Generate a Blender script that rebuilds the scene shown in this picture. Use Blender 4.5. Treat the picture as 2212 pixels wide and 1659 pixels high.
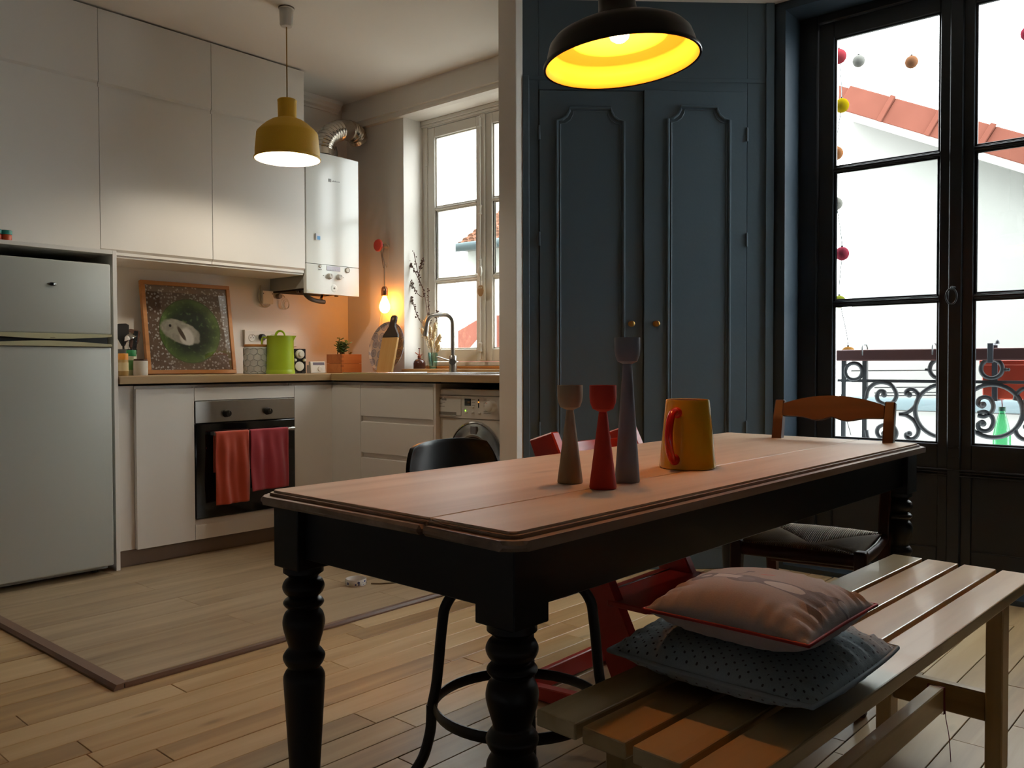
import bpy, bmesh, math, random
from mathutils import Vector, Matrix, Euler
random.seed(7)
for o in list(bpy.data.objects): bpy.data.objects.remove(o)
SC = bpy.context.scene
COL = SC.collection
rad = math.radians

# ------------------------------------------------------------------ camera
IW, IH, FPX = 2212, 1659, 1837.13
TH, PI_, RO = rad(40.7546), rad(-1.2995), rad(-0.1407)
CAM = Vector((0, 0, 0.9828))
FW = Vector((math.cos(TH)*math.cos(PI_), math.sin(TH)*math.cos(PI_), math.sin(PI_)))
_r = Vector((math.sin(TH), -math.cos(TH), 0)); _u = _r.cross(FW)
CR = _r*math.cos(RO) + _u*math.sin(RO)
CU = -_r*math.sin(RO) + _u*math.cos(RO)
cd = bpy.data.cameras.new('camera'); cd.sensor_width = 36; cd.lens = FPX*36/IW; cd.clip_start = .02; cd.clip_end = 200
cam = bpy.data.objects.new('camera', cd); COL.objects.link(cam)
m = Matrix.Identity(4)
for i in range(3): m[i][0], m[i][1], m[i][2], m[i][3] = CR[i], CU[i], -FW[i], CAM[i]
cam.matrix_world = m
SC.camera = cam
def ray(x, y): return FW + CR*((x-IW/2)/FPX) - CU*((y-IH/2)/FPX)
def at(x, y, ax, v):                      # pixel -> point on the plane axis = v
    d = ray(x, y); return CAM + d*((v-CAM[ax])/d[ax])
def PX(x, y, v): return at(x, y, 0, v)
def PY(x, y, v): return at(x, y, 1, v)
def PZ(x, y, v): return at(x, y, 2, v)

# ------------------------------------------------------------------ world and exposure
wd = bpy.data.worlds.new('overcast_sky'); SC.world = wd; wd.use_nodes = True
bg = wd.node_tree.nodes['Background']; bg.inputs[0].default_value = (0.95, 0.98, 1.0, 1); bg.inputs[1].default_value = 9.0
SC.view_settings.view_transform = 'Standard'; SC.view_settings.look = 'None'
SC.view_settings.gamma = 1; SC.view_settings.use_curve_mapping = False
SC.view_settings.exposure = 0.45
cy = SC.cycles
cy.use_denoising = True
cy.max_bounces = 8; cy.diffuse_bounces = 4; cy.glossy_bounces = 3; cy.transmission_bounces = 6; cy.transparent_max_bounces = 10
cy.caustics_reflective = False; cy.caustics_refractive = False; cy.sample_clamp_indirect = 4.0

# ------------------------------------------------------------------ materials
def lin(c):
    if isinstance(c, str): c = [int(c[i:i+2], 16) for i in (0, 2, 4)]
    f = lambda v: v/12.92 if v <= .04045 else ((v+.055)/1.055)**2.4
    return tuple(f(v/255) for v in c) + (1.0,)
MATS = {}
def nn(nt, t, **k):
    n = nt.nodes.new(t)
    for a, b in k.items():
        if a.startswith('i_'):
            key = a[2:]; key = int(key) if key.isdigit() else key
            n.inputs[key].default_value = b
        else: setattr(n, a, b)
    return n
def M(name, col, rough=.5, metal=0., spec=.5, emis=None, estr=0., coat=0., var=0., scale=8., bump=0., bscale=60., trans=0., ior=1.45, stretch=(1, 1, 1), sheen=0.):
    if name in MATS: return MATS[name]
    m = bpy.data.materials.new(name); m.use_nodes = True; nt = m.node_tree; b = nt.nodes['Principled BSDF']
    c = lin(col); b.inputs['Base Color'].default_value = c
    b.inputs['Roughness'].default_value = rough; b.inputs['Metallic'].default_value = metal
    b.inputs['Specular IOR Level'].default_value = spec; b.inputs['Coat Weight'].default_value = coat
    b.inputs['Transmission Weight'].default_value = trans; b.inputs['IOR'].default_value = ior
    b.inputs['Sheen Weight'].default_value = sheen
    if emis: b.inputs['Emission Color'].default_value = lin(emis); b.inputs['Emission Strength'].default_value = estr
    if var or bump:
        tc = nn(nt, 'ShaderNodeTexCoord'); mp = nn(nt, 'ShaderNodeMapping'); mp.inputs['Scale'].default_value = stretch
        nt.links.new(tc.outputs['Object'], mp.inputs[0])
    if var:
        no = nn(nt, 'ShaderNodeTexNoise'); no.inputs['Scale'].default_value = scale; no.inputs['Detail'].default_value = 5
        mx = nn(nt, 'ShaderNodeMix', data_type='RGBA')
        mx.inputs[6].default_value = tuple(max(0, v*(1-var)) for v in c[:3])+(1,); mx.inputs[7].default_value = tuple(min(1, v*(1+var)) for v in c[:3])+(1,)
        nt.links.new(mp.outputs[0], no.inputs[0]); nt.links.new(no.outputs[0], mx.inputs[0]); nt.links.new(mx.outputs[2], b.inputs['Base Color'])
    if bump:
        n2 = nn(nt, 'ShaderNodeTexNoise'); n2.inputs['Scale'].default_value = bscale; n2.inputs['Detail'].default_value = 4
        bp = nn(nt, 'ShaderNodeBump'); bp.inputs['Strength'].default_value = bump; bp.inputs['Distance'].default_value = .01
        nt.links.new(mp.outputs[0], n2.inputs[0]); nt.links.new(n2.outputs[0], bp.inputs['Height']); nt.links.new(bp.outputs[0], b.inputs['Normal'])
    MATS[name] = m; return m
def WOOD(name, dark, mid, light, rough=.45, axis=0, fscale=1., rnd=.35, knots=.0, spec=.4, bump=.05, coat=0.):
    """wood: grain stretched along an object axis, each object shifted in tone and pattern by its own random value"""
    if name in MATS: return MATS[name]
    m = bpy.data.materials.new(name); m.use_nodes = True; nt = m.node_tree; b = nt.nodes['Principled BSDF']; L = nt.links.new
    tc = nn(nt, 'ShaderNodeTexCoord'); oi = nn(nt, 'ShaderNodeObjectInfo')
    ad = nn(nt, 'ShaderNodeVectorMath', operation='MULTIPLY_ADD'); ad.inputs[1].default_value = (1, 1, 1)
    cm = nn(nt, 'ShaderNodeCombineXYZ'); mu = nn(nt, 'ShaderNodeMath', operation='MULTIPLY'); mu.inputs[1].default_value = 37.
    L(oi.outputs['Random'], mu.inputs[0]); L(mu.outputs[0], cm.inputs[0]); L(mu.outputs[0], cm.inputs[1]); L(mu.outputs[0], cm.inputs[2])
    L(tc.outputs['Object'], ad.inputs[0]); L(cm.outputs[0], ad.inputs[2])
    mp = nn(nt, 'ShaderNodeMapping'); s = [18*fscale]*3; s[axis] = 1.3*fscale; mp.inputs['Scale'].default_value = s; L(ad.outputs[0], mp.inputs[0])
    n1 = nn(nt, 'ShaderNodeTexNoise'); n1.inputs['Scale'].default_value = 1.; n1.inputs['Detail'].default_value = 7; n1.inputs['Distortion'].default_value = .6; L(mp.outputs[0], n1.inputs[0])
    mp2 = nn(nt, 'ShaderNodeMapping'); s = [5*fscale]*3; s[axis] = .7*fscale; mp2.inputs['Scale'].default_value = s; L(ad.outputs[0], mp2.inputs[0])
    n2 = nn(nt, 'ShaderNodeTexNoise'); n2.inputs['Scale'].default_value = 1.; n2.inputs['Detail'].default_value = 3; L(mp2.outputs[0], n2.inputs[0])
    a1 = nn(nt, 'ShaderNodeMath', operation='ADD'); L(n1.outputs[0], a1.inputs[0]); L(n2.outputs[0], a1.inputs[1])
    rr = nn(nt, 'ShaderNodeMath', operation='MULTIPLY_ADD'); rr.inputs[1].default_value = rnd; L(oi.outputs['Random'], rr.inputs[0])
    h = nn(nt, 'ShaderNodeMath', operation='MULTIPLY_ADD'); h.inputs[1].default_value = .5; h.inputs[2].default_value = -rnd/2; L(a1.outputs[0], h.inputs[0]); L(h.outputs[0], rr.inputs[2])
    cr = nn(nt, 'ShaderNodeValToRGB'); e = cr.color_ramp.elements; e[0].position = .25; e[0].color = lin(dark); e[1].position = .75; e[1].color = lin(light)
    k = cr.color_ramp.elements.new(.48); k.color = lin(mid); L(rr.outputs[0], cr.inputs[0])
    out = cr.outputs[0]
    if knots:
        mp3 = nn(nt, 'ShaderNodeMapping'); s = [9*fscale]*3; s[axis] = 2.6*fscale; mp3.inputs['Scale'].default_value = s; L(ad.outputs[0], mp3.inputs[0])
        vo = nn(nt, 'ShaderNodeTexVoronoi'); vo.inputs['Scale'].default_value = 1.; L(mp3.outputs[0], vo.inputs[0])
        r2 = nn(nt, 'ShaderNodeMapRange'); r2.inputs[1].default_value = .03; r2.inputs[2].default_value = .14; r2.inputs[3].default_value = knots; r2.inputs[4].default_value = 0; L(vo.outputs[0], r2.inputs[0])
        mx = nn(nt, 'ShaderNodeMix', data_type='RGBA'); mx.inputs[7].default_value = tuple(v*.45 for v in lin(dark)[:3])+(1,)
        L(r2.outputs[0], mx.inputs[0]); L(out, mx.inputs[6]); out = mx.outputs[2]
    L(out, b.inputs['Base Color']); b.inputs['Roughness'].default_value = rough; b.inputs['Specular IOR Level'].default_value = spec; b.inputs['Coat Weight'].default_value = coat
    bp = nn(nt, 'ShaderNodeBump'); bp.inputs['Strength'].default_value = bump; bp.inputs['Distance'].default_value = .005; L(n1.outputs[0], bp.inputs['Height']); L(bp.outputs[0], b.inputs['Normal'])
    MATS[name] = m; return m
def GLASS(name, tint='ffffff', refl=.05):
    """thin clear pane: see-through with a faint mirror reflection"""
    if name in MATS: return MATS[name]
    m = bpy.data.materials.new(name); m.use_nodes = True; nt = m.node_tree; nt.nodes.clear(); L = nt.links.new
    o = nn(nt, 'ShaderNodeOutputMaterial'); t = nn(nt, 'ShaderNodeBsdfTransparent'); t.inputs[0].default_value = lin(tint)
    g = nn(nt, 'ShaderNodeBsdfGlossy'); g.inputs['Roughness'].default_value = .02; x = nn(nt, 'ShaderNodeMixShader'); x.inputs[0].default_value = refl
    L(t.outputs[0], x.inputs[1]); L(g.outputs[0], x.inputs[2]); L(x.outputs[0], o.inputs[0])
    MATS[name] = m; return m

# ------------------------------------------------------------------ building helpers
class G: world = True      # True: coordinates given to the helpers are room coordinates; False: coordinates of the parent
def wmat(o):
    mm = Matrix.LocRotScale(o.location, o.rotation_euler, o.scale)
    return wmat(o.parent) @ mm if o.parent else mm
def fin(name, bm, mat, parent=None, smooth=None, base=True):
    bmesh.ops.recalc_face_normals(bm, faces=bm.faces)
    me = bpy.data.meshes.new(name); bm.to_mesh(me); bm.free()
    if mat is not None:
        for q in (mat if isinstance(mat, (list, tuple)) else [mat]): me.materials.append(q)
    o = bpy.data.objects.new(name, me); COL.objects.link(o)
    if parent is not None:
        o.parent = parent
        if G.world: me.transform(wmat(parent).inverted())
    elif base and len(me.vertices):
        xs = [v.co.x for v in me.vertices]; ys = [v.co.y for v in me.vertices]; zs = [v.co.z for v in me.vertices]
        b = Vector(((min(xs)+max(xs))/2, (min(ys)+max(ys))/2, min(zs))); me.transform(Matrix.Translation(-b)); o.location = b
    if smooth is not None:
        me.shade_smooth(); me.set_sharp_from_angle(angle=rad(smooth))
    return o
def thing(name, label, cat, loc=(0, 0, 0), rz=0., group=None):
    o = bpy.data.objects.new(name, None); COL.objects.link(o); o.empty_display_size = .1
    o.location = loc; o.rotation_euler = (0, 0, rz); return tag(o, label, cat, group)
def tag(o, label, cat, group=None, kind=None):
    o['label'] = label; o['category'] = cat
    if group: o['group'] = group
    if kind: o['kind'] = kind
    return o
def struct(o, label, cat): o['kind'] = 'structure'; o['label'] = label; o['category'] = cat; return o
def bx(bm, x0, x1, y0, y1, z0, z1, bev=0., seg=1, mi=0):
    r = bmesh.ops.create_cube(bm, size=1.); vs = r['verts']
    for v in vs: v.co = Vector(((x0+x1)/2+v.co.x*(x1-x0), (y0+y1)/2+v.co.y*(y1-y0), (z0+z1)/2+v.co.z*(z1-z0)))
    fs = set(f for v in vs for f in v.link_faces)
    for f in fs: f.material_index = mi
    if bev: bmesh.ops.bevel(bm, geom=list({e for v in vs for e in v.link_edges}), offset=bev, segments=seg, affect='EDGES', profile=.5)
def box(name, d, mat, parent=None, bev=.002, seg=1, smooth=None):
    bm = bmesh.new(); bx(bm, *d, bev=bev, seg=seg); return fin(name, bm, mat, parent, smooth)
def boxes(name, ds, mat, parent=None, bev=0., smooth=None):
    bm = bmesh.new()
    for d in ds: bx(bm, *d, bev=bev)
    return fin(name, bm, mat, parent, smooth)
def lathe_bm(bm, prof, c=(0, 0, 0), seg=32, ax=2, sx=1., sy=1.):
    c = Vector(c); rings = []
    def pt(r, z, a):
        u, v = r*math.cos(a)*sx, r*math.sin(a)*sy
        return c + (Vector((u, v, z)) if ax == 2 else Vector((z, u, v)) if ax == 0 else Vector((v, z, u)))
    for r, z in prof:
        if r < 1e-6: rings.append([bm.verts.new(pt(0, z, 0))])
        else: rings.append([bm.verts.new(pt(r, z, 2*math.pi*i/seg)) for i in range(seg)])
    for a, b in zip(rings, rings[1:]):
        if len(a) == 1 and len(b) == 1: continue
        for i in range(seg):
            j = (i+1) % seg
            if len(a) == 1: bm.faces.new((a[0], b[i], b[j]))
            elif len(b) == 1: bm.faces.new((a[i], a[j], b[0]))
            else: bm.faces.new((a[i], a[j], b[j], b[i]))
def lathe(name, prof, mat, parent=None, c=(0, 0, 0), seg=32, ax=2, smooth=40, sx=1., sy=1.):
    bm = bmesh.new(); lathe_bm(bm, prof, c, seg, ax, sx, sy); return fin(name, bm, mat, parent, smooth)
def tube_bm(bm, pts, r, seg=8, closed=False, flat=None):
    pts = [Vector(p) for p in pts]; n = len(pts); rf = r if callable(r) else (lambda t: r)
    tan = []
    for i in range(n):
        a = pts[(i-1) % n] if (closed or i) else pts[0]; b = pts[(i+1) % n] if (closed or i < n-1) else pts[-1]
        d = b-a; tan.append(d.normalized() if d.length > 1e-9 else Vector((0, 0, 1)))
    t0 = tan[0]; up = Vector((0, 0, 1)) if abs(t0.z) < .9 else Vector((1, 0, 0))
    nrm = (up - t0*up.dot(t0)).normalized(); rings = []
    for i in range(n):
        t = tan[i]; nrm = (nrm - t*nrm.dot(t))
        nrm = nrm.normalized() if nrm.length > 1e-6 else t.orthogonal().normalized()
        bn = t.cross(nrm); rr = rf(i/max(1, n-1))
        ru, rv = (rr, rr) if flat is None else (rr*flat[0], rr*flat[1])
        rings.append([bm.verts.new(pts[i] + nrm*ru*math.cos(2*math.pi*k/seg+math.pi/seg) + bn*rv*math.sin(2*math.pi*k/seg+math.pi/seg)) for k in range(seg)])
    for i in range(n if closed else n-1):
        a, b = rings[i], rings[(i+1) % n]
        off = 0
        if closed and i == n-1:
            off = min(range(seg), key=lambda o: (a[0].co-b[o].co).length)
        for k in range(seg): bm.faces.new((a[k], a[(k+1) % seg], b[(k+1+off) % seg], b[(k+off) % seg]))
    if not closed: bm.faces.new(rings[0][::-1]); bm.faces.new(rings[-1])
def tube(name, pts, r, mat, parent=None, seg=8, closed=False, smooth=50, flat=None):
    bm = bmesh.new(); tube_bm(bm, pts, r, seg, closed, flat); return fin(name, bm, mat, parent, smooth)
def prism_bm(bm, out, a, b, ax, bev=0., seg=1):
    f = {0: lambda p, t: (t, p[0], p[1]), 1: lambda p, t: (p[0], t, p[1]), 2: lambda p, t: (p[0], p[1], t)}[ax]
    A = [bm.verts.new(f(p, a)) for p in out]; Bv = [bm.verts.new(f(p, b)) for p in out]; n = len(out)
    bm.faces.new(A); bm.faces.new(Bv[::-1])
    for i in range(n): bm.faces.new((A[i], Bv[i], Bv[(i+1) % n], A[(i+1) % n]))
    if bev: bmesh.ops.bevel(bm, geom=list({e for v in A+Bv for e in v.link_edges}), offset=bev, segments=seg, affect='EDGES')
def prism(name, out, a, b, ax, mat, parent=None, bev=0., smooth=None):
    bm = bmesh.new(); prism_bm(bm, out, a, b, ax, bev); return fin(name, bm, mat, parent, smooth)
def surf_bm(bm, f, nu, nv, closed_u=False):
    g = [[bm.verts.new(f(i/(nu if closed_u else nu-1), j/(nv-1))) for j in range(nv)] for i in range(nu)]
    for i in range(nu if closed_u else nu-1):
        for j in range(nv-1): bm.faces.new((g[i][j], g[(i+1) % nu][j], g[(i+1) % nu][j+1], g[i][j+1]))
def arc(c, r, a0, a1, n, pl='xz', o=0.):
    out = []
    for i in range(n+1):
        a = rad(a0+(a1-a0)*i/n); u, v = c[0]+r*math.cos(a), c[1]+r*math.sin(a)
        out.append({'xz': (u, o, v), 'yz': (o, u, v), 'xy': (u, v, o)}[pl])
    return out
def spline(pts, n=8):
    P = [Vector(p) for p in pts]; out = []
    for i in range(len(P)-1):
        p0, p1, p2, p3 = P[max(0, i-1)], P[i], P[i+1], P[min(len(P)-1, i+2)]
        for k in range(n):
            t = k/n; out.append(.5*((2*p1)+(p2-p0)*t+(2*p0-5*p1+4*p2-p3)*t*t+(3*p1-p0-3*p2+p3)*t**3))
    out.append(P[-1]); return out
def text(name, body, size, mat, parent, loc, rot, extrude=.0005, align='CENTER'):
    c = bpy.data.curves.new(name, 'FONT'); c.body = body; c.size = size; c.extrude = extrude; c.align_x = align; c.align_y = 'CENTER'; c.resolution_u = 3
    t = bpy.data.objects.new(name, c); COL.objects.link(t); bpy.context.view_layer.update()
    me = bpy.data.meshes.new_from_object(t.evaluated_get(bpy.context.evaluated_depsgraph_get()))
    bpy.data.objects.remove(t); bpy.data.curves.remove(c); me.materials.clear(); me.materials.append(mat)
    me.transform(Matrix.LocRotScale(Vector(loc), Euler(rot), Vector((1, 1, 1))))
    o = bpy.data.objects.new(name, me); COL.objects.link(o); o.parent = parent
    if G.world: me.transform(wmat(parent).inverted())
    return o
def depth(p): return (Vector(p)-CAM).dot(FW)
def mpp(p): return depth(p)/FPX               # metres per pixel at a point
def copy_tree(o, parent=None):
    c = o.copy(); COL.objects.link(c); c.parent = parent
    for ch in list(o.children): copy_tree(ch, c)
    return c
# ------------------------------------------------------------------ shared materials
WHITEWALL = M('white_wall_paint', 'e6e1d9', .85, var=.03, scale=3, bump=.04, bscale=90)
CEIL = M('ceiling_paint', 'e8e4dd', .9, var=.02, scale=2)
BLUE = M('blue_grey_paint', '51636f', .55, var=.05, scale=4, bump=.05, bscale=70)
NAVY = M('dark_navy_paint', '33424f', .5, var=.06, scale=5, bump=.06, bscale=60)
NAVYF = M('dark_window_paint', '22282f', .35, var=.05, scale=9, bump=.05, bscale=80)
CABW = M('white_cabinet_lacquer', 'e9e5de', .38, var=.01, scale=2)
WINW = M('white_window_paint', 'e3dfd6', .45, var=.04, scale=12, bump=.06, bscale=80)
BOARD = WOOD('oak_floorboard', '8f7350', 'b5966a', 'cdb38a', rough=.36, axis=0, rnd=.34, knots=.5, fscale=1.0)
LAMI = WOOD('laminate_floor', '7d6a52', 'a08b6e', 'bba88b', rough=.38, axis=0, rnd=.12, fscale=1.2, knots=.3)
EDGE = M('brown_edge_strip', '7a6152', .4, var=.1, scale=20)
DARK = M('dark_gap', '1c1712', .9)
STEEL = M('brushed_steel', 'b9b6b0', .28, metal=1., var=.06, scale=60, stretch=(1, 1, 14))
CHROME = M('chrome', 'd0d0d0', .08, metal=1.)
BLACKP = M('black_plastic', '141414', .35)
BRASS = M('aged_brass', '9a7a45', .3, metal=1.)
PLINTH = M('taupe_plinth', '7b6a5c', .5)
SUB = M('floor_underlay', '2c2118', .9)

# ------------------------------------------------------------------ floor
fl = struct(box('floor', (-2.7, 4.0, -2.7, 4.75, -.12, -.014), SUB, bev=0), 'old oak strip floor of the dining side with dark joints', 'floor')
FA = rad(-1.4); PWID = .1
def plank_mesh(L, W, T, name):
    bm = bmesh.new(); bx(bm, -L/2, L/2, -W/2, W/2, -T, 0, bev=.0012); me = bpy.data.meshes.new(name); bm.to_mesh(me); bm.free(); return me
LENS = [.52, .66, .8, .95, 1.15]
PM = {L: plank_mesh(L, PWID-.0022, .013, 'floorboard') for L in LENS}
for me in PM.values(): me.materials.append(BOARD)
random.seed(11)
def lay(y, x0, x1):
    x = x0 - random.random()*.7
    while x < x1:
        L = random.choice(LENS); xc = x+L/2
        if xc-L/2 > x1: break
        c = Vector((xc*math.cos(FA)-y*math.sin(FA), xc*math.sin(FA)+y*math.cos(FA), random.uniform(-.0006, .0004)))
        lo, hi = c.x-L/2, c.x+L/2
        if hi < 3.92 and not (hi > 1.15 and c.y > 2.6):
            o = bpy.data.objects.new('floorboard', PM[L]); COL.objects.link(o); o.parent = fl; o.rotation_euler = (0, 0, FA)
            o.location = c - fl.location
        elif hi-lo > .1:
            lim = 3.92 if c.y <= 2.6 else 1.15
            if lim-lo > .06:
                l2 = min(hi, lim)-lo
                o = bpy.data.objects.new('floorboard', plank_mesh(l2, PWID-.0022, .013, 'floorboard')); o.data.materials.append(BOARD); COL.objects.link(o)
                o.parent = fl; o.rotation_euler = (0, 0, FA); o.location = Vector((lo+l2/2, c.y, c.z)) - fl.location
        x += L + .0018
for k in range(47):
    y = -.02 + k*PWID
    if y > 4.55: break
    if y < 2.62: lay(y, max(.35, 2.2-y*1.15), 3.95)
    else: lay(y, .5, 1.13)
# kitchen side: a laminate laid on top of the boards
kf = struct(box('floor_kitchen', (1.172, 3.7, 2.578, 4.66, -.013, .004), SUB, bev=0), 'raised wood laminate floor of the kitchen side', 'floor')
LM = plank_mesh(1.18, .1895, .0105, 'laminate_plank'); LM.materials.append(LAMI)
LM2 = plank_mesh(.58, .1895, .0105, 'laminate_plank'); LM2.materials.append(LAMI)
for k in range(11):
    y = 2.6+.095+k*.19
    if y > 4.55: break
    x = 1.18 - (0 if k % 2 else 0); first = k % 2
    while x < 3.6:
        me, L = (LM2, .58) if (first or x+1.18 > 3.7) else (LM, 1.18)
        first = 0
        if x+L > 3.72: break
        o = bpy.data.objects.new('laminate_plank', me); COL.objects.link(o); o.parent = kf; o.location = Vector((x+L/2, y, .015)) - kf.location; x += L+.0006
t1 = struct(prism('trim_1', [(1.142, .0), (1.142, .006), (1.150, .017), (1.182, .019), (1.186, .0155), (1.172, .0155), (1.172, 0)], 2.572, 4.65, 1, EDGE, bev=0), 'brown wooden edge strip ending the laminate toward the room', 'trim')
t2 = struct(prism('trim_2', [(2.572, .0), (2.572, .006), (2.576, .0155), (2.588, .0172), (2.592, .0155), (2.58, .0150), (2.58, 0)], 1.176, 3.05, 0, M('edge_profile', '6e5544', .3, var=.1, scale=25), bev=0), 'slim shiny edge profile between laminate and old floorboards', 'trim')

# ------------------------------------------------------------------ shell
struct(box('wall_left', (-2.7, 3.75, 4.65, 4.85, 0, 2.75), WHITEWALL, bev=0), 'white wall behind the fridge and kitchen units', 'wall')
def wall_holes(name, x0, x1, ya, yb, z0, z1, holes, mat):
    """wall slab with openings; holes = (y0,y1,z0,z1) sorted by y"""
    bm = bmesh.new(); y = ya
    for (h0, h1, hz0, hz1) in holes:
        if h0 > y: bx(bm, x0, x1, y, h0, z0, z1)
        if hz0 > z0: bx(bm, x0, x1, h0, h1, z0, hz0)
        if hz1 < z1: bx(bm, x0, x1, h0, h1, hz1, z1)
        y = h1
    if y < yb: bx(bm, x0, x1, y, yb, z0, z1)
    return fin(name, bm, mat)
struct(wall_holes('wall_far', 3.68, 3.99, 2.0, 4.65, 0, 2.75, [(3.0, 4.08, .955, 2.56)], WHITEWALL), 'white kitchen wall holding the window over the sink', 'wall')
struct(wall_holes('wall_right', 3.93, 4.24, -2.7, 2.05, 0, 2.75, [(.27, 1.67, .02, 2.66)], NAVY), 'dark navy wall around the tall dining window', 'wall')
struct(box('wall_near', (-2.7, 4.24, -2.9, -2.7, 0, 2.75), BLUE, bev=0), 'blue-grey wall closing the dining room opposite the fridge wall', 'wall')
struct(box('wall_rear', (-2.9, -2.7, -2.9, 4.85, 0, 2.75), M('greige_wall', '8d877d', .85), bev=0), 'greige wall at the far end opposite the windows', 'wall')
struct(box('ceiling', (-2.9, 4.24, -2.9, 2.66, 2.70, 2.85), CEIL, bev=0), 'off-white ceiling over the dining table', 'ceiling')
struct(box('ceiling_kitchen', (-2.9, 3.99, 2.66, 4.85, 2.737, 2.85), CEIL, bev=0), 'off-white ceiling over the kitchen', 'ceiling')
# end post of the cupboard wall
wp = struct(box('wall_post', (3.04, 3.092, 2.592, 2.702, 0, 2.74), WHITEWALL, bev=.003), 'narrow white end of the cupboard wall beside the washing machine', 'wall')
# diagonal cupboard wall
DA = rad(-46.5); DE = Vector((math.cos(DA), math.sin(DA), 0)); DN = Vector((-math.sin(DA), math.cos(DA), 0))   # DN points into the cupboard
D0 = Vector((3.092, 2.594, 0)); DL = 1.185
def DP(x, y, off=0.):                       # pixel -> (s along wall, z) on the wall plane pushed in by off
    d = ray(x, y); p0 = D0 + DN*off; t = (p0-CAM).dot(DN)/d.dot(DN); p = CAM+d*t; return ((p-D0).dot(DE), p.z)
dw = thing('wall_diagonal', 'blue-grey diagonal cupboard wall between kitchen and dining window', 'wall', D0, DA); dw['kind'] = 'structure'
G.world = False
s0, s1 = DP(1165, 600)[0], DP(1612, 600)[0]; sm = DP(1389, 600)[0]; ZT = DP(1389, 198)[1]
boxes('panelling', [(0, s0-.002, 0, .04, 0, 2.72), (s1+.002, DL, 0, .04, 0, 2.72), (s0-.002, s1+.002, 0, .04, ZT+.003, 2.72), (s0-.002, s1+.002, 0, .04, 0, .09)], BLUE, dw, bev=.002)
boxes('backing', [(0.02, DL, .05, .07, 0, 2.72)], DARK, dw)
zt2 = DP(1200, 165)[1]
boxes('casing', [(.0, .03, -.012, .0, 0, zt2), (s1+.09, s1+.13, -.010, .0, 0, 2.70), (.03, s1+.09, -.004, 0, zt2-.02, zt2)], BLUE, dw, bev=.002)
boxes('baseboard', [(0.0, DL, -.014, 0, 0, .10), (0.0, DL, -.018, 0, .10, .115)], BLUE, dw, bev=.002)
def cupboard_door(name, w, h, sx, label, hinge_right, rot, xa, xb, zc, knob_s):
    """door hung from its hinge edge; sx = hinge position along the wall"""
    d = thing(name, label, 'door', D0 + DE*sx + Vector((0, 0, .095)), DA+rot); d['kind'] = 'structure'
    sgn = -1 if hinge_right else 1
    X = lambda v: sgn*v
    lo, hi = sorted((X(0.001), X(w)))
    box('panel', (lo, hi, -.004, .026, 0, h), BLUE, d, bev=.002)
    # raised moulding with scooped upper corners
    a, b = sorted((X(xa), X(xb))); zt, r = zc, .062
    path = []
    path += [(a, .12), (a, zt-r)]
    path += [(a + r - r*math.cos(rad(t)) if False else a + r*math.sin(rad(t)), zt-r + r*(1-math.cos(rad(t)))) for t in (25, 50, 75, 90)]
    path += [(b - r*math.sin(rad(t)), zt-r + r*(1-math.cos(rad(t)))) for t in (90, 75, 50, 25)]
    path += [(b, zt-r), (b, .12)]
    tube('moulding', [(p[0], -.005, p[1]) for p in path], .009, BLUE, d, seg=8, closed=True, smooth=30, flat=(.8, 1.0))
    tube('inner_bead', [(p[0]+(.016 if p[0] < (a+b)/2 else -.016), -.004, p[1]-.016 if p[1] > .2 else p[1]+.016) for p in path], .004, BLUE, d, seg=6, closed=True, smooth=30)
    lathe('knob', [(0, -.033), (.008, -.033), (.0135, -.029), (.0145, -.024), (.011, -.018), (.006, -.014), (.0055, -.008), (.014, -.006), (.0145, -.003), (0, -.003)], BRASS, d, c=(X(knob_s), 0, DP(1415, 700)[1]-.095), ax=1, seg=20)
    for hz in (.55, 1.45, 1.95):
        lathe('hinge', [(0, 0), (.006, 0), (.006, .06), (.004, .066), (0, .066)], BLUE, d, c=(X(.0), -.004, hz), seg=10)
    return d
hL = ZT-.095
wL = sm-s0; wR = s1-sm
cupboard_door('door_1', wL-.001, hL, s0, 'blue-grey cupboard door next to the white wall post', False, 0., DP(1203, 600)[0]-s0, DP(1347, 600)[0]-s0, DP(1230, 233)[1]-.095, DP(1363, 700)[0]-s0)
cupboard_door('door_2', wR-.001, hL+.004, s1, 'blue-grey cupboard door standing slightly ajar near the dining window', True, rad(1.6), s1-DP(1574, 600)[0], s1-DP(1441, 600)[0], DP(1460, 231)[1]-.095, s1-DP(1415, 700)[0])
G.world = True
# beam over the kitchen window and cornice pieces
bmz = bmesh.new(); prism_bm(bmz, [(3.69, 2.556), (3.655, 2.562), (3.650, 2.575), (3.650, 2.592), (3.640, 2.598), (3.640, 2.737), (3.69, 2.737)], 2.6, 4.65, 1)
struct(fin('trim_3', bmz, WHITEWALL), 'white moulded beam running above the kitchen window', 'trim')
struct(prism('trim_4', [(4.65, 2.667), (4.638, 2.667), (4.634, 2.68), (4.615, 2.69), (4.61, 2.705), (4.59, 2.715), (4.585, 2.737), (4.65, 2.737)], 3.06, 3.60, 0, WHITEWALL), 'short piece of old plaster cornice above the boiler', 'trim')
struct(box('baseboard_right', (3.912, 3.93, -2.0, .26, 0, .12), NAVY, bev=.003), 'dark baseboard under the dining window wall', 'baseboard')

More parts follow.
